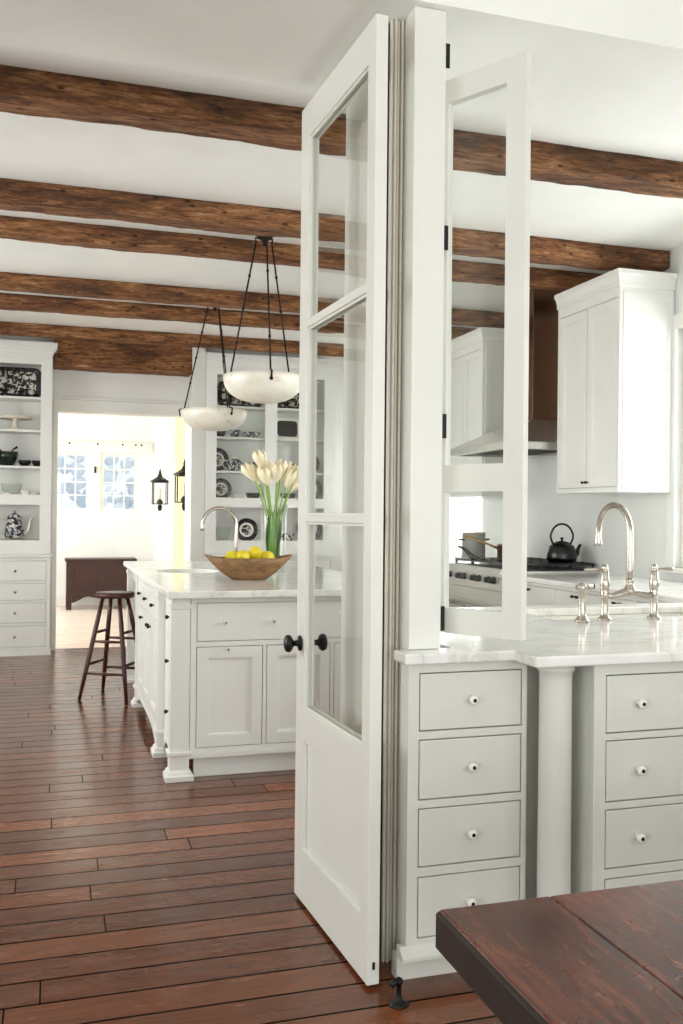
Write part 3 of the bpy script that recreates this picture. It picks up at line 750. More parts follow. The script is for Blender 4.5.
bmesh.ops.recalc_face_normals(bm, faces=bm.faces)
me = bpy.data.meshes.new('countertop'); bm.to_mesh(me); bm.free(); me.materials.append(M['marble'])
o = bpy.data.objects.new('countertop', me); C.objects.link(o)
b = o.modifiers.new('edge', 'BEVEL'); b.width = .006; b.segments = 3; b.limit_method = 'ANGLE'; b.angle_limit = math.radians(60)
tag(o, 'white marble worktop of the island, with an oval sink cut into it', 'countertop')
t = thing('prep_sink', (cx, cy_, .74), 'small oval nickel sink set into the island worktop', 'sink')
MB().lathe([(1.03, .888), (1.0, .888), (.98, .86), (.9, .78), (.5, .755), (.001, .75), (.5, .745), (.95, .77), (1.03, .86)], (cx, cy_, 0), n=40, sx=rx, sy=ry, caps=False).build('basin', 'white', t)
ZT = .9255
# island tap
t = thing('prep_tap', (1.19, 6.25, ZT), 'nickel gooseneck tap on the island behind the wooden bowl', 'tap')
fx, fy = 1.19, 6.25
MB().lathe([(.03, 0), (.03, .008), (.02, .018), (.016, .05), (.018, .055), (.016, .085), (.012, .09)], (fx, fy, ZT), n=20).build('base', 'nickel', t)
pts = [(fx, fy, ZT+.08), (fx, fy, ZT+.15), (fx, fy, ZT+.24), (fx, fy, ZT+.30)]
for k in range(1, 15):
    a = PI*k/14; pts.append((fx-.115+.115*math.cos(a), fy, ZT+.30+.115*math.sin(a)))
pts += [(fx-.23, fy, ZT+.28), (fx-.23, fy, ZT+.26)]
MB().tube(pts, [.012]*(len(pts)-2)+[.012, .013], 14).build('spout', 'nickel', t)
MB().tube([(fx+.0, fy, ZT+.07), (fx+.045, fy-.02, ZT+.08), (fx+.05, fy-.02, ZT+.12)], [.008, .007, .009], 10).build('lever', 'nickel', t)

# wooden bowl of lemons
bx_, by_ = 1.085, 5.30
t = thing('dough_bowl', (bx_, by_, ZT), 'long carved wooden dough bowl holding lemons on the island', 'bowl')
m = MB(); n = 40; rows = []
prof = [(.0, .0, 1), (.10, .0, 1), (.155, .035, 1), (.205, .085, 1), (.235, .125, 1), (.225, .127, 1), (.19, .085, 1), (.14, .04, 1), (.09, .018, 1), (.0, .016, 1)]
vs = []; fs = []
for r, h, _ in prof:
    for k in range(n):
        a = 2*PI*k/n; c_ = math.cos(a); s_ = math.sin(a); lift = .018*(abs(c_)**8)*(h/.125); ex = 1+.10*(abs(c_)**10)*(h/.125)
        vs.append((bx_+r*c_*1.0*ex, by_+r*s_*.62, ZT+h+lift))
for i in range(len(prof)-1):
    for k in range(n): fs.append((i*n+k, i*n+(k+1) % n, (i+1)*n+(k+1) % n, (i+1)*n+k))
m.add(vs, fs, True); m.build('bowl', 'bowlwood', t)
lem = None
for i, (dx, dy, dz, rz, lab) in enumerate(((-.10, -.01, .100, .4, 'yellow lemon at the left end of the wooden bowl'), (-.045, -.035, .104, 1.2, 'yellow lemon second from left in the wooden bowl'),
        (.03, -.02, .125, 2.2, 'topmost yellow lemon in the middle of the wooden bowl'), (.105, -.01, .098, .1, 'yellow lemon at the right end of the wooden bowl'), (-.02, .05, .098, 1.9, 'yellow lemon at the back of the bowl, left of centre'), (.07, .045, .098, 2.8, 'yellow lemon at the back of the bowl, right of centre'))):
    if lem is None:
        m = MB(); m.lathe([(.001, -.046), (.007, -.043), (.012, -.037), (.028, -.026), (.036, -.008), (.037, .006), (.030, .024), (.013, .036), (.008, .042), (.001, .046)], (0, 0, 0), (1, 0, 0), 18, caps=False)
        lem = m.build('lemon', 'lemon'); o = lem
    else: o = lem.copy(); C.objects.link(o)
    o.location = (bx_+dx, by_+dy, ZT+dz+.026); o.rotation_euler = (0, .2, rz); o.scale = (1.1, 1.12, 1.12)
    tag(o, lab, 'lemon', 'lemons in the wooden bowl')

# vase and tulips
vx, vy = 1.372, 5.92
t = thing('glass_vase', (vx, vy, ZT), 'clear cylindrical glass vase of green stems on the island', 'vase')
MB().lathe([(.001, 0), (.07, 0), (.078, .01), (.078, .12), (.084, .36), (.088, .44), (.084, .44), (.080, .36), (.073, .12), (.07, .02), (.001, .018)], (vx, vy, ZT), n=32, caps=False).build('glass', 'vaseglass', t)
def tulip(i, ax, ay, hx_, hy_, hz_, tilt):
    t = thing('tulip', (vx+ax*.5, vy+ay*.5, ZT+.02), None, 'flower', 'cream tulips in the vase')
    p0 = Vector((vx+ax*.5, vy+ay*.5, ZT+.025)); p3 = Vector((vx+hx_, vy+hy_, ZT+hz_))
    p1 = Vector((vx-ax*.15, vy-ay*.15, ZT+.22)); p2 = Vector((vx+hx_*.45, vy+hy_*.45, ZT+.43))
    pts = []
    for k in range(13):
        u = k/12; pts.append(p0*(1-u)**3+p1*3*u*(1-u)**2+p2*3*u*u*(1-u)+p3*u**3)
    MB().tube(pts, .0048, 8).build('stem', 'stem', t)
    d = (pts[-1]-pts[-2]).normalized(); d = (d+Vector((hx_*tilt, hy_*tilt, 0))).normalized()
    u = d.orthogonal().normalized(); w = d.cross(u); m = MB()
    for q in range(6):
        a0 = q*PI/3; out = 1.0 if q % 2 else .86; vs = []; fs = []; rowsn = 8; cn = 5
        for r in range(rowsn+1):
            h = r/rowsn; rad = (.007+.043*math.sin(min(h*1.9, 1.7))*(1 if h < .75 else 1-.4*(h-.75)/.25))*out
            half = .62*math.sin(PI*min(.08+h*.92, .985))**.6
            for c_ in range(cn):
                s_ = (c_/(cn-1)-.5)*2; aa = a0+s_*half; rr = rad*(1-.06*s_*s_)
                vs.append(p3+d*(h*.135)+(u*math.cos(aa)+w*math.sin(aa))*rr)
        for r in range(rowsn):
            for c_ in range(cn-1): fs.append((r*cn+c_, r*cn+c_+1, (r+1)*cn+c_+1, (r+1)*cn+c_))
        m.add(vs, fs, True)
    m.build('bloom', 'whiteglaze', t)
    # a blade leaf rising inside the vase
    a0 = i*2.4; q0 = p0+Vector((0, 0, .02)); vs = []; fs = []
    for r in range(9):
        h = r/8; wd = .018*math.sin(PI*(.1+.88*h)); c0 = q0.lerp(p2, h*.95)+Vector((math.cos(a0), math.sin(a0), 0))*.018*math.sin(PI*h)
        sd = Vector((-math.sin(a0), math.cos(a0), 0))
        vs += [c0-sd*wd, c0+Vector((math.cos(a0), math.sin(a0), 0))*.004, c0+sd*wd]
    for r in range(8):
        fs += [(r*3, r*3+1, r*3+4, r*3+3), (r*3+1, r*3+2, r*3+5, r*3+4)]
    MB().add(vs, fs, True).build('leaf', 'leaf', t)
    return t
TL = [(-.12, .02, .59, 'cream tulip leaning furthest left out of the vase'), (-.085, -.05, .66, 'tallest cream tulip, upper left of the bunch'), (-.055, -.07, .56, 'cream tulip low at the front left of the bunch'),
      (-.03, .06, .60, 'cream tulip at the back, left of centre'), (-.005, -.085, .58, 'large cream tulip at the front centre'), (.03, -.03, .60, 'cream tulip right of centre, upright'),
      (.06, -.07, .55, 'cream tulip at the front right, below its neighbours'), (.085, .02, .59, 'cream tulip on the right, beside the outermost'), (.125, -.02, .585, 'cream tulip leaning furthest right towards the door'),
      (.05, .08, .58, 'cream tulip at the back right of the bunch'), (-.08, .07, .57, 'cream tulip at the back left of the bunch'), (.12, .06, .53, 'cream tulip drooping at the back right edge'), (-.05, -.01, .56, 'cream tulip in the middle left of the bunch')]
for i, (hx_, hy_, hz_, lab) in enumerate(TL):
    a = i*2.1; tt = tulip(i, .07*math.cos(a), .07*math.sin(a), hx_, hy_, hz_, 2.0); tt['label'] = lab

# ------------------------------------------------------------------ stool
sx_, sy_ = .434, 6.82
t = thing('bar_stool', (sx_, sy_, 0), 'dark red-brown round wooden stool at the far corner of the island', 'stool')
MB().lathe([(.10, .70), (.130, .702), (.136, .712), (.136, .728), (.130, .738), (.11, .740), (.001, .737)], (sx_, sy_, 0), n=36).build('seat', 'mahog', t)
tops = []; bots = []
for k in range(4):
    a = k*PI/2+.27; tops.append(Vector((sx_+.09*math.cos(a), sy_+.09*math.sin(a), .70))); bots.append(Vector((sx_+.25*math.cos(a), sy_+.25*math.sin(a), 0)))
for k in range(4):
    MB().tube([bots[k], bots[k].lerp(tops[k], .3), bots[k].lerp(tops[k], .75), tops[k]], [.012, .016, .017, .013], 12).build('leg', 'mahog', t)
def at_leg(k, z): return bots[k].lerp(tops[k], z/.70)
for k in range(4):
    for z in ((.24, .46) if k % 2 else (.18, .40)):
        p, q = at_leg(k, z), at_leg((k+1) % 4, z); MB().tube([p, p.lerp(q, .5), q], [.008, .011, .008], 10).build('stretcher', 'mahog', t)

# ------------------------------------------------------------------ pendants
def pendant(x, y, R, zrim, ztop, rot, label, k_=.1):
    t = thing('pendant_lamp', (x, y, ztop), label, 'pendant lamp', 'alabaster bowl pendants over the island')
    zb_ = zrim-R*.62
    prof = []
    D_ = .155
    for k in range(15):
        a = (PI/2)*k/14; prof.append((max(R*math.sin(a)**.8, .001), zrim-D_*math.cos(a)**.85))
    prof.append((R*1.0, zrim)); 
    for k in range(14, -1, -1):
        a = (PI/2)*k/14; prof.append((max((R-.014)*math.sin(a)**.8, .001), zrim-(D_-.014)*math.cos(a)**.85))
    MB().lathe(prof, (x, y, 0), n=48, caps=False).build('bowl', 'alabaster', t)
    m = MB().lathe([(.05, ztop-.002), (.055, ztop-.012), (.035, ztop-.03), (.018, ztop-.045), (.012, ztop-.07), (.001, ztop-.075)], (x, y, 0), n=20)
    for k in range(3):
        a = rot+k*2*PI/3; m.tube([(x+.01*math.cos(a), y+.01*math.sin(a), ztop-.03), (x+.06*math.cos(a), y+.06*math.sin(a), ztop-.02), (x+.055*math.cos(a), y+.055*math.sin(a), ztop-.045)], .006, 8)
    m.build('canopy', 'iron', t)
    for k in range(3):
        a = rot+k*2*PI/3; p0 = Vector((x+.055*math.cos(a), y+.055*math.sin(a), ztop-.045)); p1 = Vector((x+R*.88*math.cos(a), y+R*.88*math.sin(a), zrim+.012))
        m = MB().tube([p0, p1], .0052, 8)
        L_ = (p1-p0).length
        for q in range(1, 4): m.tube([p0.lerp(p1, q/4-.008), p0.lerp(p1, q/4+.008)], .0085, 8)
        m.tube([p1, Vector((x+R*1.03*math.cos(a), y+R*1.03*math.sin(a), zrim+.004)), Vector((x+R*1.0*math.cos(a), y+R*1.0*math.sin(a), zrim-.045))], .006, 8)
        m.lathe([(.011, 0), (.011, .006), (.001, .009)], (x+R*.975*math.cos(a), y+R*.975*math.sin(a), zrim-.04), (math.cos(a), math.sin(a), -.3), 10)
        m.build('rod', 'iron', t)
pendant(1.185, 5.42, .238, 2.115, ZC-.001, .5, 'nearer and larger alabaster bowl lamp hanging above the tulips')
pendant(1.20, 7.28, .26, 2.105, ZC-.001, .9, 'farther alabaster bowl lamp hanging above the island sink')

# ------------------------------------------------------------------ built-in hutches
def hutch(name, x0, x1, cols, label, drawers, glazed, yf=8.95, ztop=2.845):
    t = thing(name, ((x0+x1)/2, yf, 0), label, 'china cabinet')
    zu = [(1.39, 1.045), (2.645, 1.46)]
    holes = [(a, b_, 1.045, 1.365) for a, b_ in cols]+[(a, b_, 1.46, 2.645) for a, b_ in cols]
    MB().slab(x0, x1, .921, 2.70, 0, .025, holes, FY(yf)).build('face_frame', 'cab', t, bevel=.002)
    m = MB().box(x0, x0+.02, yf+.0251, YB-.001, .921, 2.70).box(x1-.02, x1, yf+.0251, YB-.001, .921, 2.70).box(x0+.02, x1-.02, YB-.015, YB-.001, .921, 2.70).box(x0+.02, x1-.02, yf+.0251, YB-.016, 2.66, 2.70)
    m.build('carcass', 'cab', t)
    for z in (1.03, 1.44, 1.72, 2.05, 2.35):
        MB().box(x0+.021, x1-.021, yf+.0255, YB-.016, z-.02, z).build('shelf', 'cab', t)
    for a, b_ in (cols if glazed else []):
        MB().slab(a, b_, 1.46, 2.645, .010, .013, [], FY(yf)).build('pane', 'glass', t)
    m = MB()
    for o_, za, zb_ in ((.0, 2.701, 2.74), (.012, 2.74, 2.765), (.03, 2.765, 2.79), (.04, 2.79, ztop)):
        m.box(x0, x1+o_, yf-o_, YB-.001, za, zb_)
    m.build('crown', 'cab', t, bevel=.002)
    MB().box(x0, x1+.015, yf-.02, YB-.001, .888, .92).build('ledge', 'cab', t, bevel=.004)
    ops = []
    for a, b_ in drawers:
        for c_, e, kz_ in ((.675, .86, .775), (.50, .655, .58), (.295, .48, .385), (.075, .27, .175)):
            ops.append(('drawer', a, b_, c_, e, [((a+b_)/2, (c_+e)/2)]))
    face(t, FY(yf), NEG_Y, x0, x1, .06, .887, ops, 'cab', knobmat=('steel', 'black'), kr=.011)
    MB().box(x0, x1, yf+.0225, YB-.001, 0, .887).box(x0, x1+.01, yf-.012, yf+.02, 0, .059).build('base', 'cab', t)
    return t
hutch('china_cabinet', -1.20, -.008, [(-1.09, -.66), (-.54, -.108)], 'white built-in china cabinet left of the far doorway', [(-1.16, -.62), (-.58, -.045)], False)
hutch('china_cabinet', 1.398, 2.70, [(1.505, 1.98), (2.10, 2.58)], 'white glass-fronted china cabinet behind the island, right of the doorway', [(1.44, 2.02), (2.06, 2.66)], True)

# ------------------------------------------------------------------ crockery
def platter(x, z, w, h, y, label, yz=.02, rim='rimdark', mid='transfer'):
    """rounded rectangular or oval dish standing against the cabinet back"""
    t = thing('platter', (x, y, z), label, 'platter')
    def rr(w, h, r, n=6):
        p = []
        for cx_, cz_, a0 in ((w/2-r, h/2-r, 0), (-w/2+r, h/2-r, PI/2), (-w/2+r, -h/2+r, PI), (w/2-r, -h/2+r, 3*PI/2)):
            for k in range(n+1):
                a = a0+PI/2*k/n; p.append((cx_+r*math.cos(a), cz_+r*math.sin(a)))
        return p
    r = min(w, h)*.22; tilt = .12
    def ring(w_, h_, r_, d): return [(x+a, y+d+tilt*(b_+h/2), z+h/2+b_+.001) for a, b_ in rr(w_, h_, r_)]
    A = ring(w, h, r, -.012); B_ = ring(w*.98, h*.98, r, -.016); Cc = ring(w*.78, h*.72, r*.7, 0); D = ring(w*.99, h*.99, r, 0); n = len(A)
    m = MB(); vs = A+B_+Cc+D; fs = []
    for a, b_ in ((3, 0), (0, 1), (1, 2)):
        for k in range(n): fs.append((a*n+k, a*n+(k+1) % n, b_*n+(k+1) % n, b_*n+k))
    fs.append(tuple(3*n+k for k in range(n))[::-1]); m.add(vs, fs)
    m.build('rim', rim, t)
    m = MB(); m.add([(a, b_-.0015, c_) for a, b_, c_ in Cc], [tuple(range(n))]); m.build('well', mid, t)
    return t
def plate(x, z, r, y, label, mat='rimdark', mid='transfer'):
    t = thing('plate', (x, y, z), label, 'plate'); ax = Vector((0, -1, .14)).normalized()
    c = (x, y, z+r+.001)
    MB().lathe([(.001, -.012), (r*.55, -.012), (r, .006), (r*.99, .010), (r*.62, -.003)], c, ax, 36, caps=False).build('rim', mat, t)
    MB().lathe([(r*.62, -.003), (r*.5, -.007), (r*.45, -.007)], c, ax, 36, caps=False).build('inner_band', 'white', t)
    MB().lathe([(r*.45, -.0068), (.001, -.0068)], c, ax, 30, caps=False).build('centre', mid, t)
    return t
def cup(name, x, y, z, r, h, mat, label, cat, group=None):
    m = MB().lathe([(.001, .001), (r*.5, .001), (r*.62, h*.12), (r*.9, h*.6), (r, h), (r*.94, h), (r*.82, h*.55), (r*.5, h*.18), (.001, h*.15)], (x, y, z), n=24, caps=False)
    o = m.build(name, mat); tag(o, label, cat, group); return o
def teapot(x, y, z, s, mat, label, jug=False, dirn=1):
    t = thing('coffee_pot' if jug else 'teapot', (x, y, z), label, 'coffee pot' if jug else 'teapot')
    if jug: prof = [(.03, 0), (.062, .005), (.072, .03), (.066, .09), (.052, .13), (.048, .15), (.058, .165), (.05, .166)]
    else: prof = [(.03, 0), (.05, .005), (.075, .03), (.082, .06), (.068, .095), (.042, .11), (.04, .112)]
    MB().lathe([(r*s, h*s+.001) for r, h in prof], (x, y, z), n=28).build('body', mat, t)
    hz_ = prof[-1][1]*s
    MB().lathe([(.05*s if jug else .04*s, 0), (.04*s, .012*s), (.015*s, .026*s), (.007*s, .03*s), (.012*s, .042*s), (.001, .048*s)], (x, y, z+hz_+.001), n=20).build('lid', 'white' if not jug else 'bluewhite', t)
    MB().tube([(x+dirn*.06*s, y, z+.03*s), (x+dirn*.10*s, y, z+.06*s), (x+dirn*.115*s, y, z+hz_*.85), (x+dirn*.135*s, y, z+hz_*.98)], [.016*s, .012*s, .009*s, .009*s], 12).build('spout', 'white', t)
    MB().tube([(x-dirn*.05*s, y, z+hz_*.88), (x-dirn*.10*s, y, z+hz_*.9), (x-dirn*.118*s, y, z+hz_*.6), (x-dirn*.09*s, y, z+hz_*.3), (x-dirn*.062*s, y, z+hz_*.22)], .007*s, 10).build('handle', 'white', t)
yb = 9.17
# left cabinet
platter(-.33, 2.351, .45, .29, 9.15, 'black and white landscape platter on the top shelf of the left cabinet')
t = thing('cake_stand', (-.33, 9.06, 2.051), 'cream cake stand on the second shelf of the left cabinet', 'cake stand')
MB().lathe([(.06, 0), (.055, .012), (.025, .03), (.02, .08), (.03, .10), (.001, .10)], (-.33, 9.06, 2.052), n=28).build('foot', 'cream', t)
MB().lathe([(.001, .101), (.135, .103), (.14, .12), (.145, .12), (.147, .098), (.13, .0985)], (-.33, 9.06, 2.052), n=36, caps=False).build('plate', 'cream', t)
cup('mixing_bowl', -.40, 9.1, 1.721, .10, .13, 'green', 'large dark green bowl with spoons on the middle shelf, left cabinet', 'bowl')
for dx, ln, lab in ((-.05, .1, 'dark spoon leaning left in the green bowl'), (.04, .13, 'dark spoon leaning right in the green bowl')):
    o = MB().tube([(-.40+dx*.4, 9.1, 1.77), (-.40+dx*1.2, 9.1, 1.87), (-.40+dx*2.2, 9.1, 1.90)], [.006, .006, .011], 8).build('spoon', 'enamel'); tag(o, lab, 'spoon')
cup('small_bowl', -.245, 9.1, 1.721, .058, .055, 'enamel', 'small black bowl right of the large green bowl', 'bowl', 'small dark bowls')
cup('small_bowl', -.135, 9.1, 1.721, .05, .055, 'enamel', 'small black bowl at the right end of the middle shelf, left cabinet', 'bowl', 'small dark bowls')
cup('glass_bowl', -.36, 9.12, 1.441, .095, .12, 'vaseglass', 'clear glass bowl on the shelf above the coffee pot', 'bowl')
cup('small_bowl', -.40, 9.03, 1.441, .045, .035, 'white', 'small white dish in front of the glass bowl', 'bowl', 'white dishes')
cup('small_bowl', -.235, 9.06, 1.441, .045, .06, 'white', 'small white cup right of the glass bowl', 'bowl', 'white dishes')
cup('small_bowl', -.15, 9.06, 1.441, .05, .035, 'cream', 'shallow cream dish at the right end of the glass bowl shelf', 'bowl', 'white dishes')
teapot(-.33, 9.08, 1.056, 1.2, 'bluewhite', 'dark blue and white coffee pot on the lowest open shelf', jug=True)
m = MB().lathe([(.001, 0), (.22, 0), (.235, .012), (.23, .016), (.215, .006), (.001, .006)], (-.33, 9.09, 1.031), n=40, sx=1, sy=.55, caps=False); m.build('tray', 'cream'); tag(bpy.data.objects['tray'], 'cream oval tray under the coffee pot', 'tray')
m = MB().box(-.33-.001, -.33, 9.1, 9.1, 1, 1)
# right cabinet, left column
platter(1.76, 2.351, .44, .26, 9.15, 'large dark platter on the top shelf, partly behind the nearer lamp')
cup('tea_cup', 1.56, 9.06, 2.051, .055, .06, 'rimdark', 'dark patterned cup at the left of the second shelf behind the farther lamp', 'cup')
cup('tea_cup', 1.70, 9.06, 2.051, .055, .07, 'bluewhite', 'blue and white cup in the middle of the second shelf behind the farther lamp', 'cup')
cup('serving_bowl', 1.87, 9.08, 2.051, .095, .055, 'bluewhite', 'wide shallow patterned bowl right of the cups', 'bowl')
plate(1.545, 1.721, .115, 9.15, 'dark patterned plate standing left of the teapot')
teapot(1.70, 9.08, 1.721, 1.05, 'bluewhite', 'white teapot with dark pattern on the third shelf of the china cabinet', dirn=1)
cup('sugar_bowl', 1.885, 9.08, 1.721, .07, .09, 'rimdark', 'black patterned bowl right of the teapot', 'bowl')
plate(1.585, 1.441, .105, 9.15, 'black ringed plate on the fourth shelf, behind the tulips')
cup('sauce_boat', 1.745, 9.05, 1.441, .06, .05, 'white', 'small white bowl beside the black ringed plate', 'bowl')
cup('serving_bowl', 1.89, 9.07, 1.441, .075, .07, 'rimdark', 'dark bowl at the right of the fourth shelf, left column', 'bowl')
plate(1.845, 1.031, .115, 9.15, 'black and white plate on the lowest shelf above the tap')
cup('glass_bowl', 1.60, 9.1, 1.031, .075, .14, 'vaseglass', 'clear glass jar on the lowest shelf left of the plate', 'jar')
# right column
platter(2.34, 2.351, .42, .24, 9.15, 'dark platter on the top shelf of the right column')
platter(2.245, 2.051, .27, .22, 9.12, 'black rounded platter with white border on the second shelf, right column', rim='white', mid='enamel')
cup('butter_dish', 2.25, 9.06, 1.721, .085, .085, 'bluewhite', 'pale patterned dish on the third shelf, right column', 'dish')
plate(2.49, 1.721, .10, 9.15, 'dark plate on the third shelf seen through the open door')
plate(2.49, 1.441, .125, 9.15, 'large dark plate on the fourth shelf seen through the open door')
cup('serving_bowl', 2.24, 9.06, 1.441, .08, .07, 'rimdark', 'dark patterned bowl behind the right tulips', 'bowl')
plate(2.49, 1.031, .135, 9.15, 'large dark plate on the lowest shelf seen through the open door')
cup('serving_bowl', 2.24, 9.06, 1.031, .07, .08, 'bluewhite', 'patterned bowl on the lowest shelf beside the vase', 'bowl')

# ------------------------------------------------------------------ far room furnishings
t = thing('wooden_chest', (.65, 13.2, 0), 'dark old wooden chest with panelled front under the far windows', 'chest')
cx0_, cx1_, cf, cb = .17, 1.11, 13.0, 13.42
MB().slab(cx0_+.02, cx1_-.02, .20, .645, 0, .03, [(.29, .61, .27, .58), (.71, 1.03, .27, .58)], FY(cf)).build('front_frame', 'chest', t, bevel=.003)
MB().slab(.29, .61, .27, .58, .012, .024, [], FY(cf)).build('front_panel', 'chest', t)
MB().slab(.71, 1.03, .27, .58, .012, .024, [], FY(cf)).build('front_panel', 'chest', t)
MB().box(cx0_+.02, cx1_-.02, cf+.0305, cb, .20, .645).build('body', 'chest', t)
MB().box(cx0_, cx1_, cf-.02, cb+.01, .646, .68).build('lid', 'chest', t, bevel=.005)
for x in (cx0_+.02, cx1_-.09):
    for y in (cf, cb-.06): MB().box(x, x+.07, y, y+.06, 0, .1995).build('foot', 'chest', t, bevel=.004)
ax0, ax1 = cx0_+.091, cx1_-.091
poly = [(ax0, .1995), (ax1, .1995)]
for k in range(21):
    u = k/20; x = ax1+(ax0-ax1)*u; poly.append((x, .17-.08*abs(2*u-1)**3+.012*math.sin(u*PI*6)))
MB().prism(poly, cf+.004, cf+.022, 'y').build('apron', 'chest', t)
def lantern(x, y, z0, label, wx=1.382):
    t = thing('wall_lantern', (x, y, z0), label, 'wall lantern', 'black iron candle lanterns on the side wall of the far room')
    w = .085
    m = MB()
    for sx in (-1, 1):
        for sy in (-1, 1): m.box(x+sx*w-.006, x+sx*w+.006, y+sy*w-.006, y+sy*w+.006, z0+.09, z0+.36)
    m.slab(x-w-.008, x+w+.008, y-w-.008, y+w+.008, 0, .012, [], lambda u, v, q: (u, v, z0+.082+q))
    m.slab(x-w-.01, x+w+.01, y-w-.01, y+w+.01, 0, .012, [(x-w+.01, x+w-.01, y-w+.01, y+w-.01)], lambda u, v, q: (u, v, z0+.355+q))
    m.build('frame', 'black', t)
    m = MB().lathe([(w*1.55, .367), (w*.9, .40), (w*.4, .43), (.022, .46), (.014, .47), (.02, .485), (.012, .50), (.003, .535), (.001, .54)], (x, y, z0), n=4)
    m.build('roof', 'black', t)
    m = MB().lathe([(.012, .0), (.022, .015), (.03, .05), (.02, .08)], (x, y, z0), n=16).lathe([(.03, .094), (.045, .115), (.03, .13), (.018, .15)], (x, y, z0), n=16); m.build('candle_cup', 'black', t)
    MB().lathe([(.013, .151), (.013, .27), (.004, .275), (.001, .29)], (x, y, z0), n=14).build('candle', 'candle', t)
    MB().box(x+w+.009, wx-.001, y-.03, y+.03, z0+.10, z0+.34).build('back_plate', 'black', t)
    for s in (-1, 1): MB().box(x-w+.007, x+w-.007, y+s*w-.002, y+s*w+.002, z0+.095, z0+.354).build('pane', 'glass', t)
lantern(1.285, 11.85, 1.33, 'black candle lantern seen whole in the far room, against white panelling')
lantern(1.30, 9.68, 1.33, 'black candle lantern on the yellow wall, half hidden by the cabinet side', 1.40)
t = thing('peg_rail', (.6, 13.53, 2.28), 'white rail with small dark pegs above the far windows', 'peg rail')
MB().box(-.6, 1.36, 13.525, 13.5495, 2.235, 2.29).build('rail', 'trim', t, bevel=.003)
for x in (-.1, .22, .60, .94, 1.12, 1.2):
    MB().lathe([(.006, 0), (.006, .02), (.014, .028), (.012, .036), (.001, .038)], (x, 13.525, 2.262), NEG_Y, 12).build('peg', 'black', t)
o = MB().box(1.374, 1.3819, 11.25, 11.31, 1.09, 1.14).build('light_switch', 'white'); tag(o, 'small white switch plate on the far side wall', 'switch')

# ------------------------------------------------------------------ foreground table
t = thing('dining_table', (1.3, .5, 0), 'worn dark wooden table, its corner in the right foreground', 'table')
ty0, ty1 = -.9, 1.19; edges = [.514, .684, .98, 1.28, 1.6, 1.9, 2.1]
for i in range(len(edges)-1):
    a, b_ = edges[i], edges[i+1]
    m = MB(); e0 = .014 if i == 0 else 0
    poly = [(a+(.012 if i == 0 else .0002), .722), (a+.0002, .74 if i == 0 else .73), (a+.0002, .760), (b_-.0002, .760), (b_-.0002, .722)]
    m.prism(poly, ty0, ty1, 'y'); m.build('top_board', 'table', t, bevel=.003, seg=2)
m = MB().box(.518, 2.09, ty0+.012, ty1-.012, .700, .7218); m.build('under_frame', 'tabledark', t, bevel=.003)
MB().prism([(.517, .702), (.509, .708), (.509, .754), (.5139, .758), (.5139, .722), (.5179, .722), (.5179, .702)], ty0, ty1, 'y').build('shaded_edge', 'tabledark', t, bevel=.002)  # strip added to carry the painted shade of the table's side
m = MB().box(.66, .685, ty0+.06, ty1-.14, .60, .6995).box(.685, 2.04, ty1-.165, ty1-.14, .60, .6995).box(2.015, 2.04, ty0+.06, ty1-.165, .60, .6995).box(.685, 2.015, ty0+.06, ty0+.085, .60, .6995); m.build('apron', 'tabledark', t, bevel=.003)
for x in (.70, 1.93):
    for y in (ty0+.1, ty1-.26):
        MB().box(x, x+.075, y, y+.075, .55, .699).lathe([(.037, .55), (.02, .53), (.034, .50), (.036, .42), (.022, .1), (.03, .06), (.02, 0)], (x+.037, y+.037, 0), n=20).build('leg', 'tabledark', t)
# floor door stop
t = thing('door_stop', (.895, 2.335, 0), 'small black iron door stop fixed to the floorboards below the drawers', 'door stop')
m = MB().lathe([(.027, 0), (.027, .003), (.02, .008), (.009, .013), (.007, .025), (.007, .052), (.010, .055), (.011, .066), (.005, .071), (.001, .072)], (.895, 2.335, .0005), n=20)
m.build('post', 'black', t)
MB().tube([(.895, 2.335, .062), (.878, 2.328, .064), (.869, 2.324, .057)], [.008, .009, .008], 12).build('bumper', 'black', t)

# ------------------------------------------------------------------ outside: bare hazy trees beyond the far windows
def tree(x, y, h, seed, label):
    rnd = random.Random(seed); t = thing('bare_tree', (x, y, -.5), label, 'tree', 'hazy winter trees outside the far windows'); m = MB(); tw = MB()
    def br(p, d, l, r, lv):
        q = p+d*l; q2 = p+d*l*.5+Vector((rnd.uniform(-.06, .06), rnd.uniform(-.06, .06), 0))*l
        (m if lv < 2 else tw).tube([p, q2, q], [r, r*.85, r*.65], 6)
        if lv >= 5: return
        for k in range(3 if lv else 4):
            nd = (d+Vector((rnd.uniform(-1, 1), rnd.uniform(-1, 1), rnd.uniform(-.2, .7)))*.8).normalized(); br(p+d*l*rnd.uniform(.55, 1), nd, l*rnd.uniform(.6, .8), r*.55, lv+1)
    br(Vector((x, y, -.5)), Vector((0, 0, 1)), h*.3, h*.022, 0)
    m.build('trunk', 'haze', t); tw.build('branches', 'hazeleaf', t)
tree(-1.6, 21, 6.5, 1, 'pale bare tree seen through the left far window')
tree(2.9, 23, 7.5, 2, 'pale bare tree seen through the right far window')
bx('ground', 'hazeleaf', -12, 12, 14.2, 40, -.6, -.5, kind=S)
m = MB(); rnd = random.Random(3)
for k in range(900):
    x = rnd.uniform(-7, 9); z = rnd.uniform(-.4, 5.5); r = rnd.uniform(.08, .3)*(1.2-z*.08)
    m.lathe([(.01, -r), (r*.7, -r*.6), (r, 0), (r*.75, r*.55), (.01, r*.9)], (x, 30+rnd.uniform(-1, 1), z), n=7)
o = m.build('hedge', 'hazeleaf'); tag(o, 'pale hazy hedge far outside the windows', 'hedge', kind='stuff')

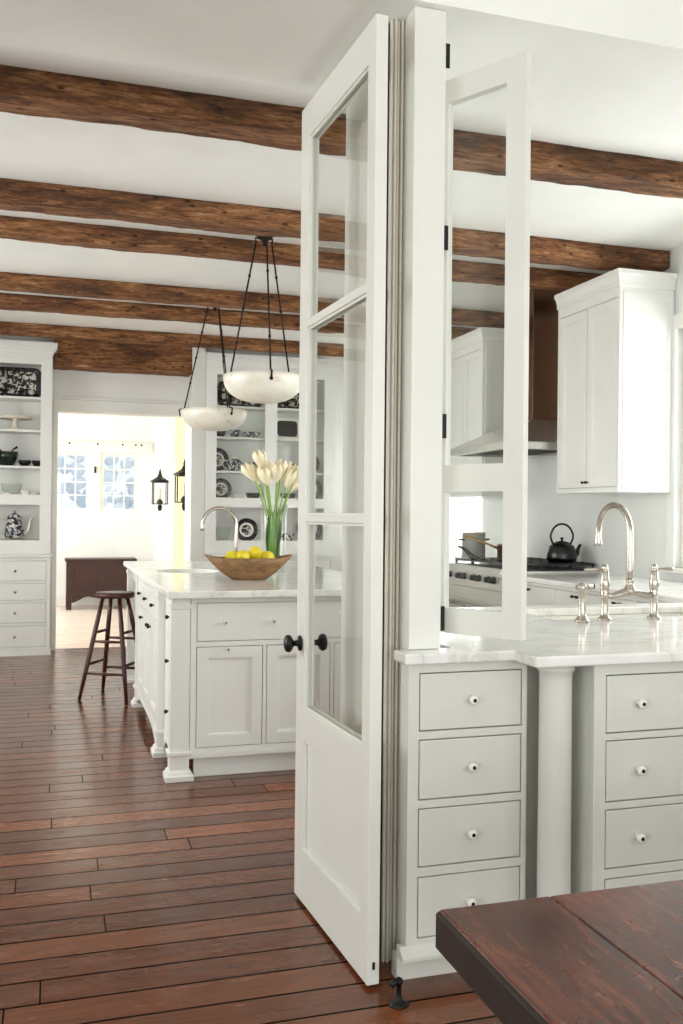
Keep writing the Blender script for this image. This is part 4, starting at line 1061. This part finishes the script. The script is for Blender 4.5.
# ------------------------------------------------------------------ light
def area(name, loc, rot, sx, sy, p, col=(1, 1, 1)):
    d = bpy.data.lights.new(name, 'AREA'); d.shape = 'RECTANGLE'; d.size = sx; d.size_y = sy; d.energy = p; d.color = col
    o = bpy.data.objects.new(name, d); C.objects.link(o); o.location = loc; o.rotation_euler = rot
E_X = (0, -PI/2, 0)     # shines +X
W_X = (0, PI/2, 0)      # shines -X
N_Y = (PI/2, 0, 0)      # shines +Y  (rot x 90: -Z -> +Y)
cool = (1, .997, .986)
K = 1.0
area('fill_kitchen_left', (XL-.4, 4.85, 1.65), E_X, 1.5, 1.3, 60*K, cool)  # added fill outside the unseen left windows, brightens the kitchen
area('fill_kitchen_left', (XL-.4, 6.75, 1.65), E_X, 1.5, 1.3, 60*K, cool)
area('daylight_sink_window', (XR+.8, 3.6, 1.9), W_X, 2.0, 2.4, 95*K, cool)
area('daylight_far_range', (XR+.35, 8.26, 1.6), W_X, 1.2, 1.3, 60*K, cool)
area('fill_front_left', (XL-.4, -.9, 1.55), E_X, 2.1, 3.4, 62*K, cool)  # fill lights added around the unseen front room, this one at its left
area('fill_front', (-.8, -4.6, 1.5), N_Y, 2.2, 2.2, 85*K, cool)  # added fill from behind the camera
area('fill_front', (2.0, -4.6, 1.5), N_Y, 2.0, 2.2, 60*K, cool)
area('fill_front_right', (XR+.4, -1.4, 1.6), W_X, 2.0, 2.4, 35*K, cool)  # weaker fill added at the unseen right side of the front room
area('fill_far_room', (-3.4, 10.55, 1.55), E_X, 1.5, 1.3, 96*K, cool)  # out-of-view fill lights added to brighten the far room
area('fill_far_room', (-3.4, 12.35, 1.55), E_X, 1.5, 1.3, 96*K, cool)
w = bpy.data.worlds.new('sky'); bpy.context.scene.world = w; w.use_nodes = True
w.node_tree.nodes['Background'].inputs[0].default_value = (.86, .93, 1, 1); w.node_tree.nodes['Background'].inputs[1].default_value = .78

# ------------------------------------------------------------------ camera
yaw, pitch, roll = map(math.radians, (17.18, .20, .57))
cyw, syw, cp, sp_ = math.cos(yaw), math.sin(yaw), math.cos(pitch), math.sin(pitch)
F = Vector((syw*cp, cyw*cp, sp_)); Rr = Vector((cyw, -syw, 0)); U = Rr.cross(F)
r2 = Rr*math.cos(roll)+U*math.sin(roll); u2 = -Rr*math.sin(roll)+U*math.cos(roll)
cam = bpy.data.cameras.new('camera'); co = bpy.data.objects.new('camera', cam); C.objects.link(co)
co.matrix_world = Matrix(((r2.x, u2.x, -F.x, 0), (r2.y, u2.y, -F.y, 0), (r2.z, u2.z, -F.z, 1.30), (0, 0, 0, 1)))
cam.sensor_fit = 'VERTICAL'; cam.sensor_height = 36; cam.lens = 936/1024*36; cam.clip_start = .05
sc = bpy.context.scene; sc.camera = co
sc.view_settings.view_transform = 'Standard'; sc.view_settings.look = 'None'; sc.view_settings.exposure = 0.57; sc.view_settings.gamma = 1; sc.view_settings.use_curve_mapping = False
sc.cycles.use_denoising = True
sc.cycles.max_bounces = 14; sc.cycles.diffuse_bounces = 6; sc.cycles.glossy_bounces = 4; sc.cycles.transparent_max_bounces = 16
sc.cycles.sample_clamp_indirect = 8
